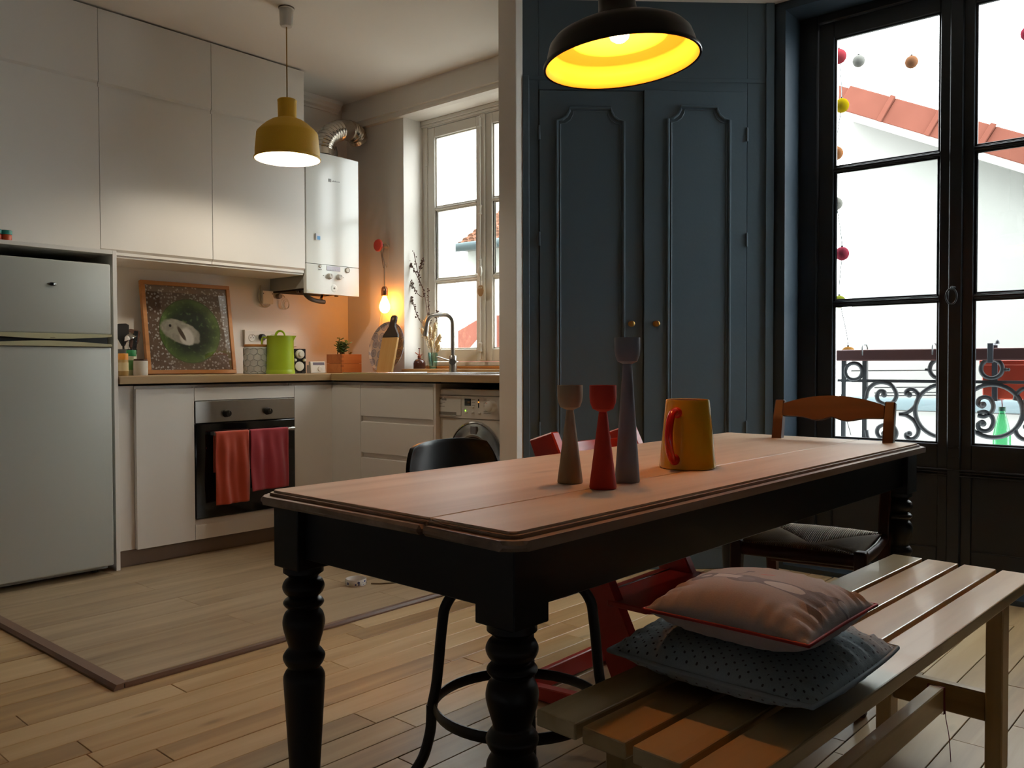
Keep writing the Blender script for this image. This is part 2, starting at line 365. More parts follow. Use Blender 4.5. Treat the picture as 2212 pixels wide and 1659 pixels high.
# ------------------------------------------------------------------ windows
PANE = GLASS('window_glass', 'fbfdfc', .04)
def casement(parent, name, y0, y1, z0, z1, x0, x1, mat, st, rails, bars, panel=None, bevel=.004):
    """one glazed leaf between y0<y1, glass between stiles st=(left,right), rails=(bottom,top), bars = list of z"""
    c = bpy.data.objects.new(name, None); COL.objects.link(c); c.parent = parent; c.location = Vector(((x0+x1)/2, (y0+y1)/2, z0)) - parent.location
    ga, gb, gz0, gz1 = y0+st[1], y1-st[0], z0+rails[0], z1-rails[1]
    boxes('stile', [(x0, x1, y0, ga, z0, z1)], mat, c, bev=bevel); boxes('stile', [(x0, x1, gb, y1, z0, z1)], mat, c, bev=bevel)
    boxes('rail', [(x0, x1, ga, gb, gz1, z1)], mat, c, bev=bevel)
    if panel: boxes('rail', [(x0, x1, ga, gb, panel[1], gz0)], mat, c, bev=bevel); boxes('rail', [(x0, x1, ga, gb, z0, panel[0])], mat, c, bev=bevel); boxes('panel', [(x0+.012, x1-.01, ga, gb, panel[0], panel[1])], mat, c)
    else: boxes('rail', [(x0, x1, ga, gb, z0, gz0)], mat, c, bev=bevel)
    for z in bars:
        boxes('glazing_bar', [(x0+.006, x1-.004, ga, gb, z-.012, z+.012), (x0, x0+.008, ga, gb, z-.006, z+.006)], mat, c, bev=.002)
    # beads round the glass
    e = [gz0]+[z for z in bars]+[gz1]
    for lo, hi in zip(e, e[1:]):
        lo2 = lo+(.012 if lo != gz0 else 0); hi2 = hi-(.012 if hi != gz1 else 0)
        boxes('bead', [(x0+.010, x0+.022, ga, ga+.010, lo2, hi2), (x0+.010, x0+.022, gb-.010, gb, lo2, hi2), (x0+.010, x0+.022, ga, gb, lo2, lo2+.008), (x0+.010, x0+.022, ga, gb, hi2-.008, hi2)], mat, c, bev=.002)
        boxes('pane', [(x0+.024, x0+.026, ga, gb, lo2, hi2)], PANE, c)
    return c
# kitchen window
w1 = thing('window_1', 'white two-leaf kitchen window with glazing bars over the sink', 'window', (3.87, 3.54, .975)); w1['kind'] = 'structure'
def KZ(x, y): return PX(x, y, 3.872).z
bars = [KZ(990, 445), KZ(990, 604)]
boxes('frame', [(3.845, 3.93, 4.035, 4.082, .975, 2.56), (3.845, 3.93, 2.998, 3.045, .975, 2.56), (3.845, 3.93, 3.045, 4.035, 2.515, 2.56), (3.845, 3.93, 3.045, 4.035, .975, 1.003)], WINW, w1, bev=.004)
boxes('cornice_strip', [(3.832, 3.85, 3.0, 4.08, 2.52, 2.535), (3.826, 3.85, 3.0, 4.08, 2.535, 2.56)], WINW, w1, bev=.003)
casement(w1, 'casement', 3.548, 4.034, 1.005, 2.512, 3.848, 3.888, WINW, (4.034-PX(945, 500, 3.872).y, PX(1034.5, 500, 3.872).y-3.548), (KZ(950, 755)-1.005, 2.512-KZ(946, 298)), bars)
casement(w1, 'casement', 3.046, 3.543, 1.005, 2.512, 3.848, 3.888, WINW, (3.543-PX(1069, 500, 3.872).y, .07), (KZ(950, 755)-1.005, 2.512-KZ(946, 298)), bars)
boxes('centre_post', [(3.834, 3.849, 3.522, 3.566, 1.005, 2.512)], WINW, w1, bev=.005)
yb = 3.552
tube('bolt_rod', [(3.826, yb, 1.02), (3.826, yb, 2.50)], .0065, WINW, w1, seg=10)
for z in (1.09, 1.47, 1.60, 1.93, 2.46):
    lathe('rod_guide', [(0, -.03), (.011, -.03), (.014, -.024), (.010, -.012), (.010, .012), (.014, .024), (.011, .03), (0, .03)], WINW, w1, c=(3.826, yb, z), seg=12)
hz = PX(1040, 592, 3.80).z
box('handle_plate', (3.822, 3.834, yb-.014, yb+.014, hz-.075, hz+.06), WINW, w1, bev=.004)
tube('handle_arm', [(3.826, yb, hz), (3.80, yb+.006, hz), (3.795, yb+.012, hz)], .007, WINW, w1)
lathe('oval_knob', [(0, -.032), (.010, -.028), (.0165, -.014), (.018, 0), (.0165, .014), (.010, .028), (0, .032)], WINW, w1, c=PX(1036.5, 586, 3.79), seg=16, sx=.55)
for y, z in ((4.036, 1.2), (4.036, 2.27)):
    lathe('hinge', [(0, 0), (.007, 0), (.007, .08), (.004, .088), (0, .088)], WINW, w1, c=(3.842, y, z), seg=10)
struct(box('trim_5', (3.655, 3.85, 3.0, 4.085, .938, .958), WOOD('sill_wood', '9a7850', 'b8966a', 'c9a97e', rough=.4, axis=1, rnd=.1), bev=.003), 'pale wooden sill board below the kitchen window', 'trim')
struct(box('trim_6', (3.80, 3.85, 3.0, 4.08, .958, .976), WOOD('raw_orange_wood', '8a5526', 'b4763a', 'c98d4e', rough=.6, axis=1, rnd=.1), bev=.003), 'orange raw wood strip at the foot of the kitchen window', 'trim')
# dining window
def dining_window(name, yc, label):
    w = thing(name, label, 'window', (4.12, yc, .02)); w['kind'] = 'structure'
    x0, x1 = 4.115, 4.165; dy = yc-.97
    DZ = lambda x, y: PX(x, y, 4.14).z
    ga, gb = PX(1803, 600, 4.14).y, PX(2031, 600, 4.14).y; gc = PX(2105, 600, 4.14).y
    ctr = (gb+gc)/2; gd = gc-(ga-gb)
    b2 = [DZ(1920, 351), DZ(1920, 650)]
    zb, zt = DZ(2028, 957), DZ(1808, 85)
    pn = (.16, DZ(2100, 1016)-.02)
    frame_l = 1.672+dy; frame_r = 2*ctr-1.672+dy
    boxes('frame', [(4.10, 4.20, ga+.075+dy, frame_l+.01, .02, 2.66), (4.10, 4.20, frame_r-.01, gd-.075+dy, .02, 2.66), (4.10, 4.20, gd-.075+dy, ga+.075+dy, 2.62, 2.66), (4.10, 4.2, gd-.075+dy, ga+.075+dy, .02, .045)], NAVYF, w, bev=.004)
    casement(w, 'casement', ctr+dy, ga+.073+dy, .047, 2.618, x0, x1, NAVYF, (.073, gb-ctr), (zb-.047, 2.618-zt), b2, panel=pn, bevel=.003)
    casement(w, 'casement', gd-.073+dy, ctr-.003+dy, .047, 2.618, x0, x1, NAVYF, (ctr-.003-gc, .073), (zb-.047, 2.618-zt), b2, panel=pn, bevel=.003)
    boxes('meeting_stile', [(x0-.014, x0+.002, ctr-.028+dy, ctr+.028+dy, .05, 2.61)], NAVYF, w, bev=.005)
    for dz in (0, -.012, -.026): boxes('panel_moulding', [(x0-.016+.004*(dz < -.01), x0+.004, gd+dy-.02, ga+dy+.02, pn[1]+.02+dz-.004, pn[1]+.02+dz+.003)], NAVYF, w, bev=.0015)
    for dz in (0, -.045): boxes('latch_plate', [(x0-.018, x0-.006, ctr-.022+dy, ctr+.022+dy, .61+dz, .617+dz)], NAVYF, w, bev=.001)
    p = PX(2055, 640, 4.07)
    bm = bmesh.new(); tube_bm(bm, [(p.x+.02*math.cos(t)*0, p.y+dy+.022*math.sin(t), p.z+.034*math.cos(t)) for t in [2*math.pi*k/24 for k in range(24)]], .0035, 8, closed=True)
    fin('ring_handle', bm, M('dark_iron_ring', '3c4043', .35, metal=.7), w, 50)
    tube('handle_stem', [(4.10, ctr+dy, p.z+.04), (4.075, p.y+dy, p.z+.04), (4.07, p.y+dy, p.z+.03)], .006, NAVYF, w)
    return w
dining_window('window_2', .97, 'tall dark-framed dining window with three panes per leaf')
# ================================================================== KITCHEN
YU = 4.2592                                   # front of the wall cabinet doors
YB = 4.0285                                   # front of the base units along the left wall
XB = 3.0675                                   # front of the base units under the window
def door_profile(y, z0, z1, t=.02, lip=True):
    """section (y,z) of a door whose lower edge is scooped back as a finger grip"""
    if not lip: return [(y, z0), (y, z1), (y+t, z1), (y+t, z0)]
    return [(y, z0+.026), (y, z1), (y+t, z1), (y+t, z0), (y+.011, z0), (y+.011, z0+.014)]
ups = ['above the fridge', 'above the framed picture', 'next to the gas boiler']
for i in range(3):
    xa = 1.8541-.6+.6*i+.0; xb = xa+.6
    for row, (za, zb) in enumerate(((1.522 if i else 1.5235, 2.3440), (2.3475, 2.7260))):
        c = thing('wall_cabinet', ('tall lower' if row == 0 else 'short upper') + ' white handleless wall cabinet ' + ups[i], 'cabinet', ((xa+xb)/2, 4.45, za))
        c['group'] = 'white wall cabinets'
        box('body', (xa+.0005, xb-.0005, YU+.022, 4.649, za, zb), CABW, c, bev=.001)
        prism('door', door_profile(YU, za+.012 if (row == 0 and i) else za, zb, lip=(row == 1 or i > 0)), xa+.0015, xb-.0015, 0, CABW, c)
# fridge housing
fh = thing('fridge_housing', 'white side panel and top board boxing in the fridge', 'cabinet', (1.5, 4.33, .015))
box('side_panel', (1.803, 1.822, 4.017, 4.649, .015, 1.5215), CABW, fh, bev=.001)
box('side_panel', (1.176, 1.195, 4.017, 4.649, .0155, 1.5215), CABW, fh, bev=.001)
box('top_board', (1.195, 1.803, 4.017, 4.649, 1.503, 1.5215), CABW, fh, bev=.001)
# fridge
FRW = M('fridge_enamel', 'b4b7b0', .32, var=.02, scale=3); FRT = M('yellowed_fridge_trim', 'b5b08c', .4)
fr = thing('refrigerator', 'old white two-door fridge freezer with curved yellowed handle trims', 'fridge', (1.505, 4.3, .015))
fx0, fx1, fy = 1.228, 1.779, 3.985
box('cabinet', (fx0+.004, fx1-.004, fy+.055, 4.6, .03, 1.448), FRW, fr, bev=.006, seg=2)
z_m0, z_m1 = 1.082, 1.114
box('fridge_door', (fx0, fx1, fy, fy+.05, .052, z_m0-.014), FRW, fr, bev=.008, seg=3, smooth=40)
box('freezer_door', (fx0, fx1, fy, fy+.05, z_m1+.012, 1.452), FRW, fr, bev=.008, seg=3, smooth=40)
for nm, s, z in (('freezer_handle', 1, z_m1), ('fridge_handle', -1, z_m0)):
    n = 24; pts = []
    for k in range(n+1):
        t = k/n; cut = .013*abs(2*t-1)**1.6
        pts.append((fx0+.002+(fx1-fx0-.004)*t, z - s*(.012-cut)))
    out = [(fx0+.001, z+s*.0125), ] + pts + [(fx1-.001, z+s*.0125)]
    prism(nm, out, fy-.006, fy+.048, 1, FRT, fr, bev=.0012)
boxes('gasket', [(fx0+.01, fx1-.01, fy+.02, fy+.06, z_m0-.008, z_m1+.008)], BLACKP, fr)
e = PY(112, 613.5, fy)
lathe('badge', [(0, -.006), (.016, -.006), (.02, -.003), (.021, 0), (0, 0)], CHROME, fr, c=(e.x, fy, e.z), ax=1, seg=24, sx=.42, sy=1.0)
e = PY(113, 729, fy-.006); boxes('trim_mark', [(e.x-.008, e.x+.012, fy-.0068, fy-.005, e.z-.002, e.z+.002)], M('faded_mark', '8c876a', .5), fr)
for x in (fx0+.05, fx1-.05): lathe('foot', [(0, .0155), (.018, .0155), (.018, .033), (0, .033)], BLACKP, fr, c=(x, fy+.1, 0), seg=12)
e0, e1 = PY(54, 548, 4.25), PY(94, 556, 4.25)
tag(box('paper_box', (e0.x, e1.x+.03, 4.2, 4.32, 1.449, 1.469), M('grey_card', '8e8a80', .8)), 'small flat grey box lying on top of the fridge', 'box')
for k, px in enumerate((-10, 12)):
    e = PY(px, 519, 4.13)
    j = thing('spice_jar', ('round orange-red jar with teal lid on the board above the fridge' if k else 'dark red jar with teal lid at the end of the board above the fridge'), 'jar', (e.x, 4.12, 1.5215))
    G.world = False
    lathe('glass_jar', [(0, 0), (.019, 0), (.021, .004), (.021, .034), (.018, .038), (0, .038)], M('red_spice' if not k else 'orange_spice', 'a8321c' if not k else 'c0512c', .35), j, seg=20)
    lathe('lid', [(.0215, .036), (.0225, .037), (.0225, .052), (.021, .055), (0, .055)], M('teal_lid', '2f8f86', .4), j, seg=20)
    G.world = True

# ---------------------------------------------------------------- base units
z0, z1 = .0955, .8697
b = thing('base_cabinet', 'narrow white base cabinet between fridge panel and oven', 'cabinet', (2.02, 4.33, .015))
box('body', (1.912, 2.208, YB+.022, 4.62, z0, .885), CABW, b, bev=.001)
box('filler', (1.824, 1.911, YB+.026, YB+.045, z0, .886), CABW, b, bev=.001)
box('door', (1.9105, 2.2085, YB, YB+.02, z0, z1), CABW, b, bev=.001)
oh = thing('oven_cabinet', 'white cabinet housing the built-in oven', 'cabinet', (2.51, 4.33, .015))
boxes('body', [(2.2105, 2.228, YB+.022, 4.62, z0, .885), (2.79, 2.8075, YB+.022, 4.62, z0, .885), (2.228, 2.79, YB+.022, 4.62, z0, .19), (2.228, 2.79, 4.6, 4.62, .19, .885), (2.228, 2.79, YB+.03, 4.6, .80, .885)], CABW, oh)
box('top_filler', (2.2105, 2.8075, YB, YB+.02, .8035, z1), CABW, oh, bev=.001)
prism('drawer_front', [(YB, z0), (YB, .168), (YB+.012, .196), (YB+.02, .196), (YB+.02, z0)], 2.2105, 2.8075, 0, CABW, oh)
cc = thing('corner_cabinet', 'white corner base cabinet with two fronts meeting at the inner corner', 'cabinet', (3.1, 4.3, .015))
boxes('body', [(2.8095, 3.66, YB+.022, 4.62, z0, .885), (XB+.022, 3.66, 3.7715, YB+.02, z0, .885)], CABW, cc)
box('door', (2.8095, XB-.001, YB, YB+.02, z0, z1), CABW, cc, bev=.001)
box('door', (XB, XB+.02, 3.7715, YB+.019, z0, z1), CABW, cc, bev=.001)
dc = thing('drawer_cabinet', 'white three-drawer base cabinet below the sink', 'cabinet', (3.36, 3.47, .015))
boxes('body', [(XB+.022, 3.66, 3.182, 3.198, z0, .885), (XB+.022, 3.66, 3.7535, 3.7695, z0, .885), (XB+.022, 3.66, 3.198, 3.7535, z0, .112), (3.645, 3.66, 3.198, 3.7535, .112, .885), (XB+.022, XB+.04, 3.198, 3.7535, .112, .885)], CABW, dc)
def drawer(za, zb, bottom_open):
    prism('drawer', [(XB, za), (XB, zb-.030), (XB+.015, zb-.026), (XB+.015, zb), (XB+.02, zb), (XB+.02, za)] if bottom_open else [(XB, za), (XB, zb), (XB+.02, zb), (XB+.02, za)], 3.184, 3.7675, 1, CABW, dc)
# section given as (x,z) along y
drawer(.6985, z1, False); drawer(.495, .694, True); drawer(z0, .4925, True)
box('end_panel', (XB+.0, 3.66, 3.1645, 3.1805, .0155, .885), CABW, dc, bev=.001)
pl = thing('plinth', 'taupe toe-kick board under the white base units', 'plinth', (2.44, 4.07, .015))
box('board', (1.824, 3.12, 4.066, 4.082, .0155, .094), PLINTH, pl, bev=.001)
box('board', (3.108, 3.124, 3.182, 4.066, .0155, .094), PLINTH, pl, bev=.001)
# worktop
WT = WOOD('worktop_laminate', '8a6f4c', 'a68a63', 'b59b76', rough=.4, axis=0, rnd=.05, fscale=1.4)
wt = thing('worktop', 'L-shaped pale wood worktop along both kitchen walls', 'worktop', (2.6, 4.3, .895))
CT = .933
box('slab', (1.826, 3.679, YB-.02, 4.649, .895, CT), WT, wt, bev=.0015)
bm = bmesh.new()
SKX0, SKX1, SKY0, SKY1 = 3.17, 3.52, 3.24, 3.70
for d in ((XB-.02, SKX0, 2.704, YB-.0205), (SKX1, 3.679, 2.704, YB-.0205), (SKX0, SKX1, 2.704, SKY0), (SKX0, SKX1, SKY1, YB-.0205)): bx(bm, *d, .895, CT)
fin('slab', bm, WOOD('worktop_laminate_side', '8a6f4c', 'a68a63', 'b59b76', rough=.4, axis=1, rnd=.05, fscale=1.4), wt)
boxes('shadow_gap', [(1.826, 3.10, 4.062, 4.07, .8875, .8945), (3.10, 3.108, 3.165, 4.06, .8875, .8945)], DARK, wt)
# sink
SK = M('sink_steel', 'd8d8d6', .25, metal=1.)
sk = thing('sink', 'steel inset sink with draining board in front of the kitchen window', 'sink', (3.35, 3.5, CT-.16))
RY0, RY1 = 2.96, 4.0
bm = bmesh.new()
for d in ((SKX0-.05, SKX0+.01, RY0, RY1), (SKX1-.01, SKX1+.06, RY0, RY1), (SKX0+.01, SKX1-.01, RY0, SKY0+.01), (SKX0+.01, SKX1-.01, SKY1-.01, RY1)): bx(bm, *d, CT+.0005, CT+.007, bev=.002)
fin('rim', bm, SK, sk)
boxes('basin', [(SKX0+.006, SKX0+.01, SKY0+.006, SKY1-.006, CT-.16, CT+.003), (SKX1-.01, SKX1-.006, SKY0+.006, SKY1-.006, CT-.16, CT+.003), (SKX0+.01, SKX1-.01, SKY0+.006, SKY0+.01, CT-.16, CT+.003), (SKX0+.01, SKX1-.01, SKY1-.01, SKY1-.006, CT-.16, CT+.003), (SKX0+.006, SKX1-.006, SKY0+.006, SKY1-.006, CT-.165, CT-.16)], SK, sk)
for k in range(7): boxes('drain_rib', [(SKX0+.02+k*.045, SKX0+.03+k*.045, 2.99, 3.2, CT+.007, CT+.010)], SK, sk, bev=.001)
# faucet
fb = PZ(978.5, 806, CT+.006); fc = Vector((3.565, fb.y*3.565/fb.x, CT+.006))
ft = thing('faucet', 'brushed steel swan-neck kitchen faucet with side lever at the sink', 'faucet', fc)
FS = (fc.x)/3.68
G.world = False
lathe('base', [(0, 0), (.0235, 0), (.0235, .094), (.021, .098), (0, .098)], STEEL, ft, seg=24)
ddir = Vector((-.45, .9, 0)).normalized()
H = .34
neck = [(0, 0, .09), (0, 0, H-.05)] + [tuple(ddir*(.05-.05*math.cos(rad(a))) + Vector((0, 0, H-.05+.05*math.sin(rad(a))))) for a in (20, 45, 70, 90)] + [tuple(ddir*.11+Vector((0, 0, H)))] + [tuple(ddir*(.11+.05*math.sin(rad(a))) + Vector((0, 0, H-.05+.05*math.cos(rad(a))))) for a in (25, 50, 75, 90)]
neck += [tuple(ddir*.165+Vector((0, 0, H-.075)))]
tube('neck', neck, .0125, STEEL, ft, seg=16)
tube('spout', [tuple(ddir*.165+Vector((0, 0, H-.075))), tuple(ddir*.172+Vector((0, 0, H-.125)))], .0145, STEEL, ft, seg=16)
vd = Vector((-.75, -.66, 0)).normalized()
tube('valve', [(0, 0, .062), tuple(vd*.045+Vector((0, 0, .062)))], .020, STEEL, ft, seg=20)
ld = Vector((-.2, .98, 0)).normalized()
tube('lever', [tuple(vd*.036+Vector((0, 0, .062))), tuple(vd*.036+ld*.11+Vector((0, 0, .092)))], .0048, STEEL, ft, seg=10)
G.world = True
# ---------------------------------------------------------------- oven
ov = thing('built_in_oven', 'built-in oven with steel control strip and black glass door', 'oven', (2.51, 4.33, .2))
OVG = M('black_oven_glass', '0c0c0d', .08, spec=.6)
boxes('casing', [(2.232, 2.786, YB+.024, 4.55, .2, .796)], BLACKP, ov)
box('control_panel', (2.2125, 2.8055, YB-.004, YB+.018, .6885, .8005), STEEL, ov, bev=.002)
box('door', (2.2125, 2.8055, YB-.006, YB+.018, .201, .683), OVG, ov, bev=.002)
for px in ((492, 893), (581, 888)):
    c = PY(px[0], px[1], YB-.02)
    k = lathe('knob', [(0, -.03), (.0145, -.03), (.0165, -.027), (.018, -.006), (.021, -.001), (.021, 0), (0, 0)], M('dark_knob', '3a3835', .3, metal=.7), ov, c=(c.x, YB-.004, c.z), ax=1, seg=24)
    boxes('pointer', [(c.x-.0015, c.x+.0015, YB-.0352, YB-.034, c.z, c.z+.014)], CHROME, k)
zb = PY(540, 932, 3.98).z
tube('handle_bar', [(2.29, 3.982, zb), (2.775, 3.982, zb)], .008, STEEL, ov, seg=12)
for x in (2.305, 2.762): box('handle_mount', (x-.012, x+.012, 3.976, YB-.005, zb-.009, zb+.009), STEEL, ov, bev=.002)
c = PY(446, 968, YB-.006); boxes('door_mark', [(c.x-.001, c.x+.001, YB-.0068, YB-.006, c.z-.004, c.z+.004)], CHROME, ov)
def towel(name, label, mat, x0, x1, zlow, zlowb, seed):
    bm = bmesh.new(); rr = random.Random(seed); ph = [rr.random()*6 for _ in range(6)]
    ztop = zb+.0105
    def f(u, v):
        x = x0+(x1-x0)*u
        # front drop, fold over the bar, back drop
        L1 = ztop-zlow; L2 = .2; tot = L1+.04+L2; s = v*tot
        w = .5+.5*min(1, s/.2)
        rip = (.006*math.sin(u*11+ph[0])+.004*math.sin(u*23+ph[1]+s*6)+.003*math.sin(s*21+u*6+ph[2]))
        if s < L1:
            z = zlow+(zlowb-zlow)*u*(1-s/L1)+s; k = 1-s/L1
            return Vector((x+.010*k*math.sin(ph[3]+u*3)*math.sin(s*9), 3.9715+rip*min(1, k*4)-.006*k, min(z, ztop-.004)))
        if s < L1+.04:
            a = (s-L1)/.04*math.pi; return Vector((x, 3.982-.0105*math.cos(a), zb+.0105*math.sin(a)))
        return Vector((x, 3.9925+abs(rip)*.3, zb-(s-L1-.04)))
    surf_bm(bm, f, 28, 60); bmesh.ops.recalc_face_normals(bm, faces=bm.faces)
    o = fin(name, bm, mat, smooth=180); md = o.modifiers.new('t', 'SOLIDIFY'); md.thickness = .002; md.offset = 0
    return tag(o, label, 'towel')
TC = dict(rough=.9, sheen=.3, bump=.25, bscale=500)
towel('tea_towel', 'orange-red linen tea towel hanging on the oven handle bar', M('orange_red_linen', 'b8452a', var=.08, scale=25, **TC), PY(466, 930, 3.97).x, PY(538, 926, 3.97).x, PY(472, 1092, 3.96).z, PY(541, 1082, 3.96).z, 3)
towel('tea_towel', 'crimson pink tea towel hanging on the oven handle bar', M('crimson_linen', 'ad3745', var=.06, scale=25, **TC), PY(541, 924, 3.97).x, PY(623, 921, 3.97).x, PY(543, 1062, 3.96).z, PY(628, 1050, 3.96).z, 5)
# ---------------------------------------------------------------- washing machine
XW = 3.096
WMW = M('washer_enamel', 'd2cfc6', .35); wm = thing('washing_machine', 'white front-loading washing machine under the worktop beside the wall post', 'washing machine', (3.38, 2.86, .015))
wy0, wy1 = 2.652, 3.162
wz = lambda x, y: PX(x, y, XW)
zt = wz(941, 839.5).z; zp1 = wz(941, 853.5).z; zp0 = wz(941, 900.5).z
boxes('body', [(XW+.012, 3.64, wy0, wy1, .03, zt-.005)], WMW, wm, bev=.003)
box('lid', (XW, 3.645, wy0, wy1, zp1+.002, zt), WMW, wm, bev=.006, seg=2)
box('front_panel', (XW+.001, XW+.02, wy0, wy1, .04, zp0-.002), WMW, wm, bev=.003)
cp = box('control_panel', (XW-.002, XW+.02, wy0, wy1, zp0, zp1), WMW, wm, bev=.002)
ys = wz(998, 870).y
dr = box('detergent_drawer', (XW-.0045, XW+.01, ys+.002, wy1-.006, zp0+.012, zp1-.004), WMW, wm, bev=.002)
a, c = wz(951, 889), wz(987, 897)
boxes('grip', [(XW-.0055, XW-.0035, c.y, a.y, c.z-.001, a.z+.001)], M('grip_shadow', '77736a', .6), dr)
boxes('grip_lip', [(XW-.010, XW-.004, c.y, a.y, c.z-.004, c.z-.001)], WMW, dr, bev=.001)
p = wz(958.5, 862)
INK = M('black_ink', '141210', .6); GREYINK = M('grey_ink', '86837b', .7)
text('lettering', 'Miele', .0235, INK, dr, (XW-.0052, p.y, p.z), (math.pi/2, 0, -math.pi/2), .0002)
for (x0_, x1_, y_) in ((951, 963, 868.3), (951, 957, 871.5), (951, 962, 877.2)):
    q, r = wz(x0_, y_), wz(x1_, y_); boxes('print_line', [(XW-.0053, XW-.0045, r.y, q.y, q.z-.0014, q.z+.0014)], GREYINK, dr)
a, c = wz(1004, 861), wz(1018, 876.5); box('display', (XW-.0035, XW-.001, c.y, a.y, c.z, a.z), M('display_glass', '0d0c0b', .1), cp, bev=.001)
text('display_digits', '1:29', .012, M('dim_digits', '4a3a22', .5, emis='a06a20', estr=.15), cp, (XW-.0038, wz(1013, 869).y, wz(1013, 869).z), (math.pi/2, 0, -math.pi/2), .0001)
a, c = wz(1033.6, 862), wz(1035.6, 881); boxes('programme_slot', [(XW-.003, XW-.001, c.y, a.y, c.z, a.z)], BLACKP, cp)
p = wz(1034.6, 868.7); lathe('amber_light', [(0, -.004), (.003, -.003), (.004, 0), (0, 0)], M('amber_led', 'ffb060', .4, emis='ffa040', estr=1.2), cp, c=(XW-.002, p.y, p.z), ax=0, seg=12)
p = wz(1006.3, 886.8); lathe('green_light', [(0, -.004), (.003, -.003), (.0035, 0), (0, 0)], M('green_led', '9cf060', .4, emis='8ce840', estr=2.), cp, c=(XW-.002, p.y, p.z), ax=0, seg=12)
for (x, y) in ((1022, 879.5), (1008, 891), (1022, 891), (1036.5, 892.5)):
    p = wz(x, y); box('button', (XW-.006, XW-.001, p.y-.0075, p.y+.0075, p.z-.004, p.z+.004), WMW, cp, bev=.0015)
p = wz(1063, 878)
dl = lathe('programme_dial', [(0, -.028), (.022, -.028), (.026, -.025), (.029, -.004), (.032, 0), (0, 0)], WMW, cp, c=(XW-.002, p.y, p.z), ax=0, seg=32)
boxes('dial_mark', [(XW-.0305, XW-.0295, p.y+.005, p.y+.018, p.z+.016, p.z+.018)], M('orange_ink', 'd2683a', .5), dl)
for k in range(9):
    y_ = 862+k*3.3
    if k < 6: q, r = wz(1045.5, y_), wz(1051.5, y_); boxes('print_line', [(XW-.003, XW-.002, r.y, q.y, q.z-.001, q.z+.001)], GREYINK, cp)
for y_ in (863, 869.5, 876): q, r = wz(1020, y_), wz(1027, y_); boxes('print_line', [(XW-.003, XW-.002, r.y, q.y, q.z-.001, q.z+.001)], GREYINK, cp)
for y_ in (889, 892.5): q, r = wz(1045.5, y_), wz(1060, y_); boxes('print_line', [(XW-.003, XW-.002, r.y, q.y, q.z-.001, q.z+.001)], GREYINK, cp)
pc = wz(1026, 913); dcY, dcZ, dR = pc.y-.005, pc.z-.178, .178
dd = lathe('door_ring', [(dR-.07, -.016), (dR-.06, -.02), (dR-.035, -.012), (dR-.012, -.012), (dR-.004, -.008), (dR, 0), (dR, .004), (dR-.07, .004)], M('silver_door_ring', 'a9adad', .22, metal=.9), wm, c=(XW, dcY, dcZ), ax=0, seg=64, smooth=30)
lathe('chrome_rim', [(dR-.001, -.011), (dR+.006, -.007), (dR+.007, 0), (dR-.001, .002)], CHROME, dd, c=(XW, dcY, dcZ), ax=0, seg=64)
lathe('door_glass', [(0, -.004), (dR-.09, -.006), (dR-.068, -.014), (dR-.068, .003), (0, .003)], M('dark_door_glass', '0a0a0b', .06), wm, c=(XW, dcY, dcZ), ax=0, seg=48)
boxes('door_grip', [(XW-.021, XW-.012, dcY-.022, dcY+.02, dcZ+dR-.058, dcZ+dR-.016)], M('grip_grey', '77797a', .3, metal=.6), dd, bev=.003)
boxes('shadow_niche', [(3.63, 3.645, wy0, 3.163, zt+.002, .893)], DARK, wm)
# ================================================================== KITCHEN THINGS
# ---------------------------------------------------------------- gas boiler
BW = M('boiler_enamel', 'dfe0da', .16, spec=.5); BGREY = M('boiler_side_grey', '8f8d84', .5)
bo = thing('gas_boiler', 'white wall-hung gas boiler beside the wall cabinets', 'boiler', (3.26, 4.45, 1.415))
bx0, bx1, by = 3.064, 3.462, 4.262
BZ = lambda x, y: PY(x, y, by-.002)
bz0, bz1 = 1.416, 2.268
boxes('casing', [(bx0, bx1, by+.03, 4.645, bz0+.03, bz1-.002)], BGREY, bo, bev=.003)
def bow(x): return .006*(1-((x-(bx0+bx1)/2)/((bx1-bx0)/2))**2)
def curved_panel(name, za, zb, t=.03):
    n = 12; xs = [bx0-.001+(bx1-bx0+.002)*k/n for k in range(n+1)]
    return prism(name, [(x, by-bow(x)) for x in xs]+[(xs[-1], by+t), (xs[0], by+t)], za, zb, 2, BW, bo, bev=.002, smooth=25)
zs = BZ(720, 574).z
curved_panel('front_cover', zs+.002, bz1)
cpn = curved_panel('control_panel', bz0, zs-.001)
yk = by-.0065
def bp(x, y): return PY(x, y, yk)
a, c = bp(705.5, 574), bp(735, 587); box('display', (a.x, c.x, yk-.002, yk+.001, c.z, a.z), M('boiler_display', 'b9b6c2', .2), cpn, bev=.001)
for k in range(5): q = bp(708.5+k*5.3, 583.5); boxes('display_dash', [(q.x-.005, q.x+.004, yk-.0026, yk-.002, q.z-.0015, q.z+.0015)], M('lcd_ink', '8a8898', .5), cpn)
for x, y in ((711, 597), (731.5, 599)):
    q = bp(x, y); kn = lathe('knob', [(0, -.024), (.013, -.024), (.0155, -.021), (.017, -.004), (.019, 0), (0, 0)], M('pale_grey_knob', 'bdbab2', .4), cpn, c=(q.x, yk, q.z), ax=1, seg=24)
    boxes('mark', [(q.x-.0012, q.x+.0012, yk-.0248, yk-.0238, q.z+.002, q.z+.012)], INK, kn)
q = bp(750.5, 584); gg = lathe('pressure_gauge', [(0, -.004), (.013, -.004), (.015, -.006), (.017, -.004), (.017, 0), (0, 0)], M('gauge_ring', '8d8b80', .4), cpn, c=(q.x, yk, q.z), ax=1, seg=24)
lathe('gauge_face', [(0, -.0052), (.0125, -.0052), (.0125, -.003), (0, -.003)], M('gauge_face', 'c9c7bd', .3), gg, c=(q.x, yk, q.z), ax=1, seg=20)
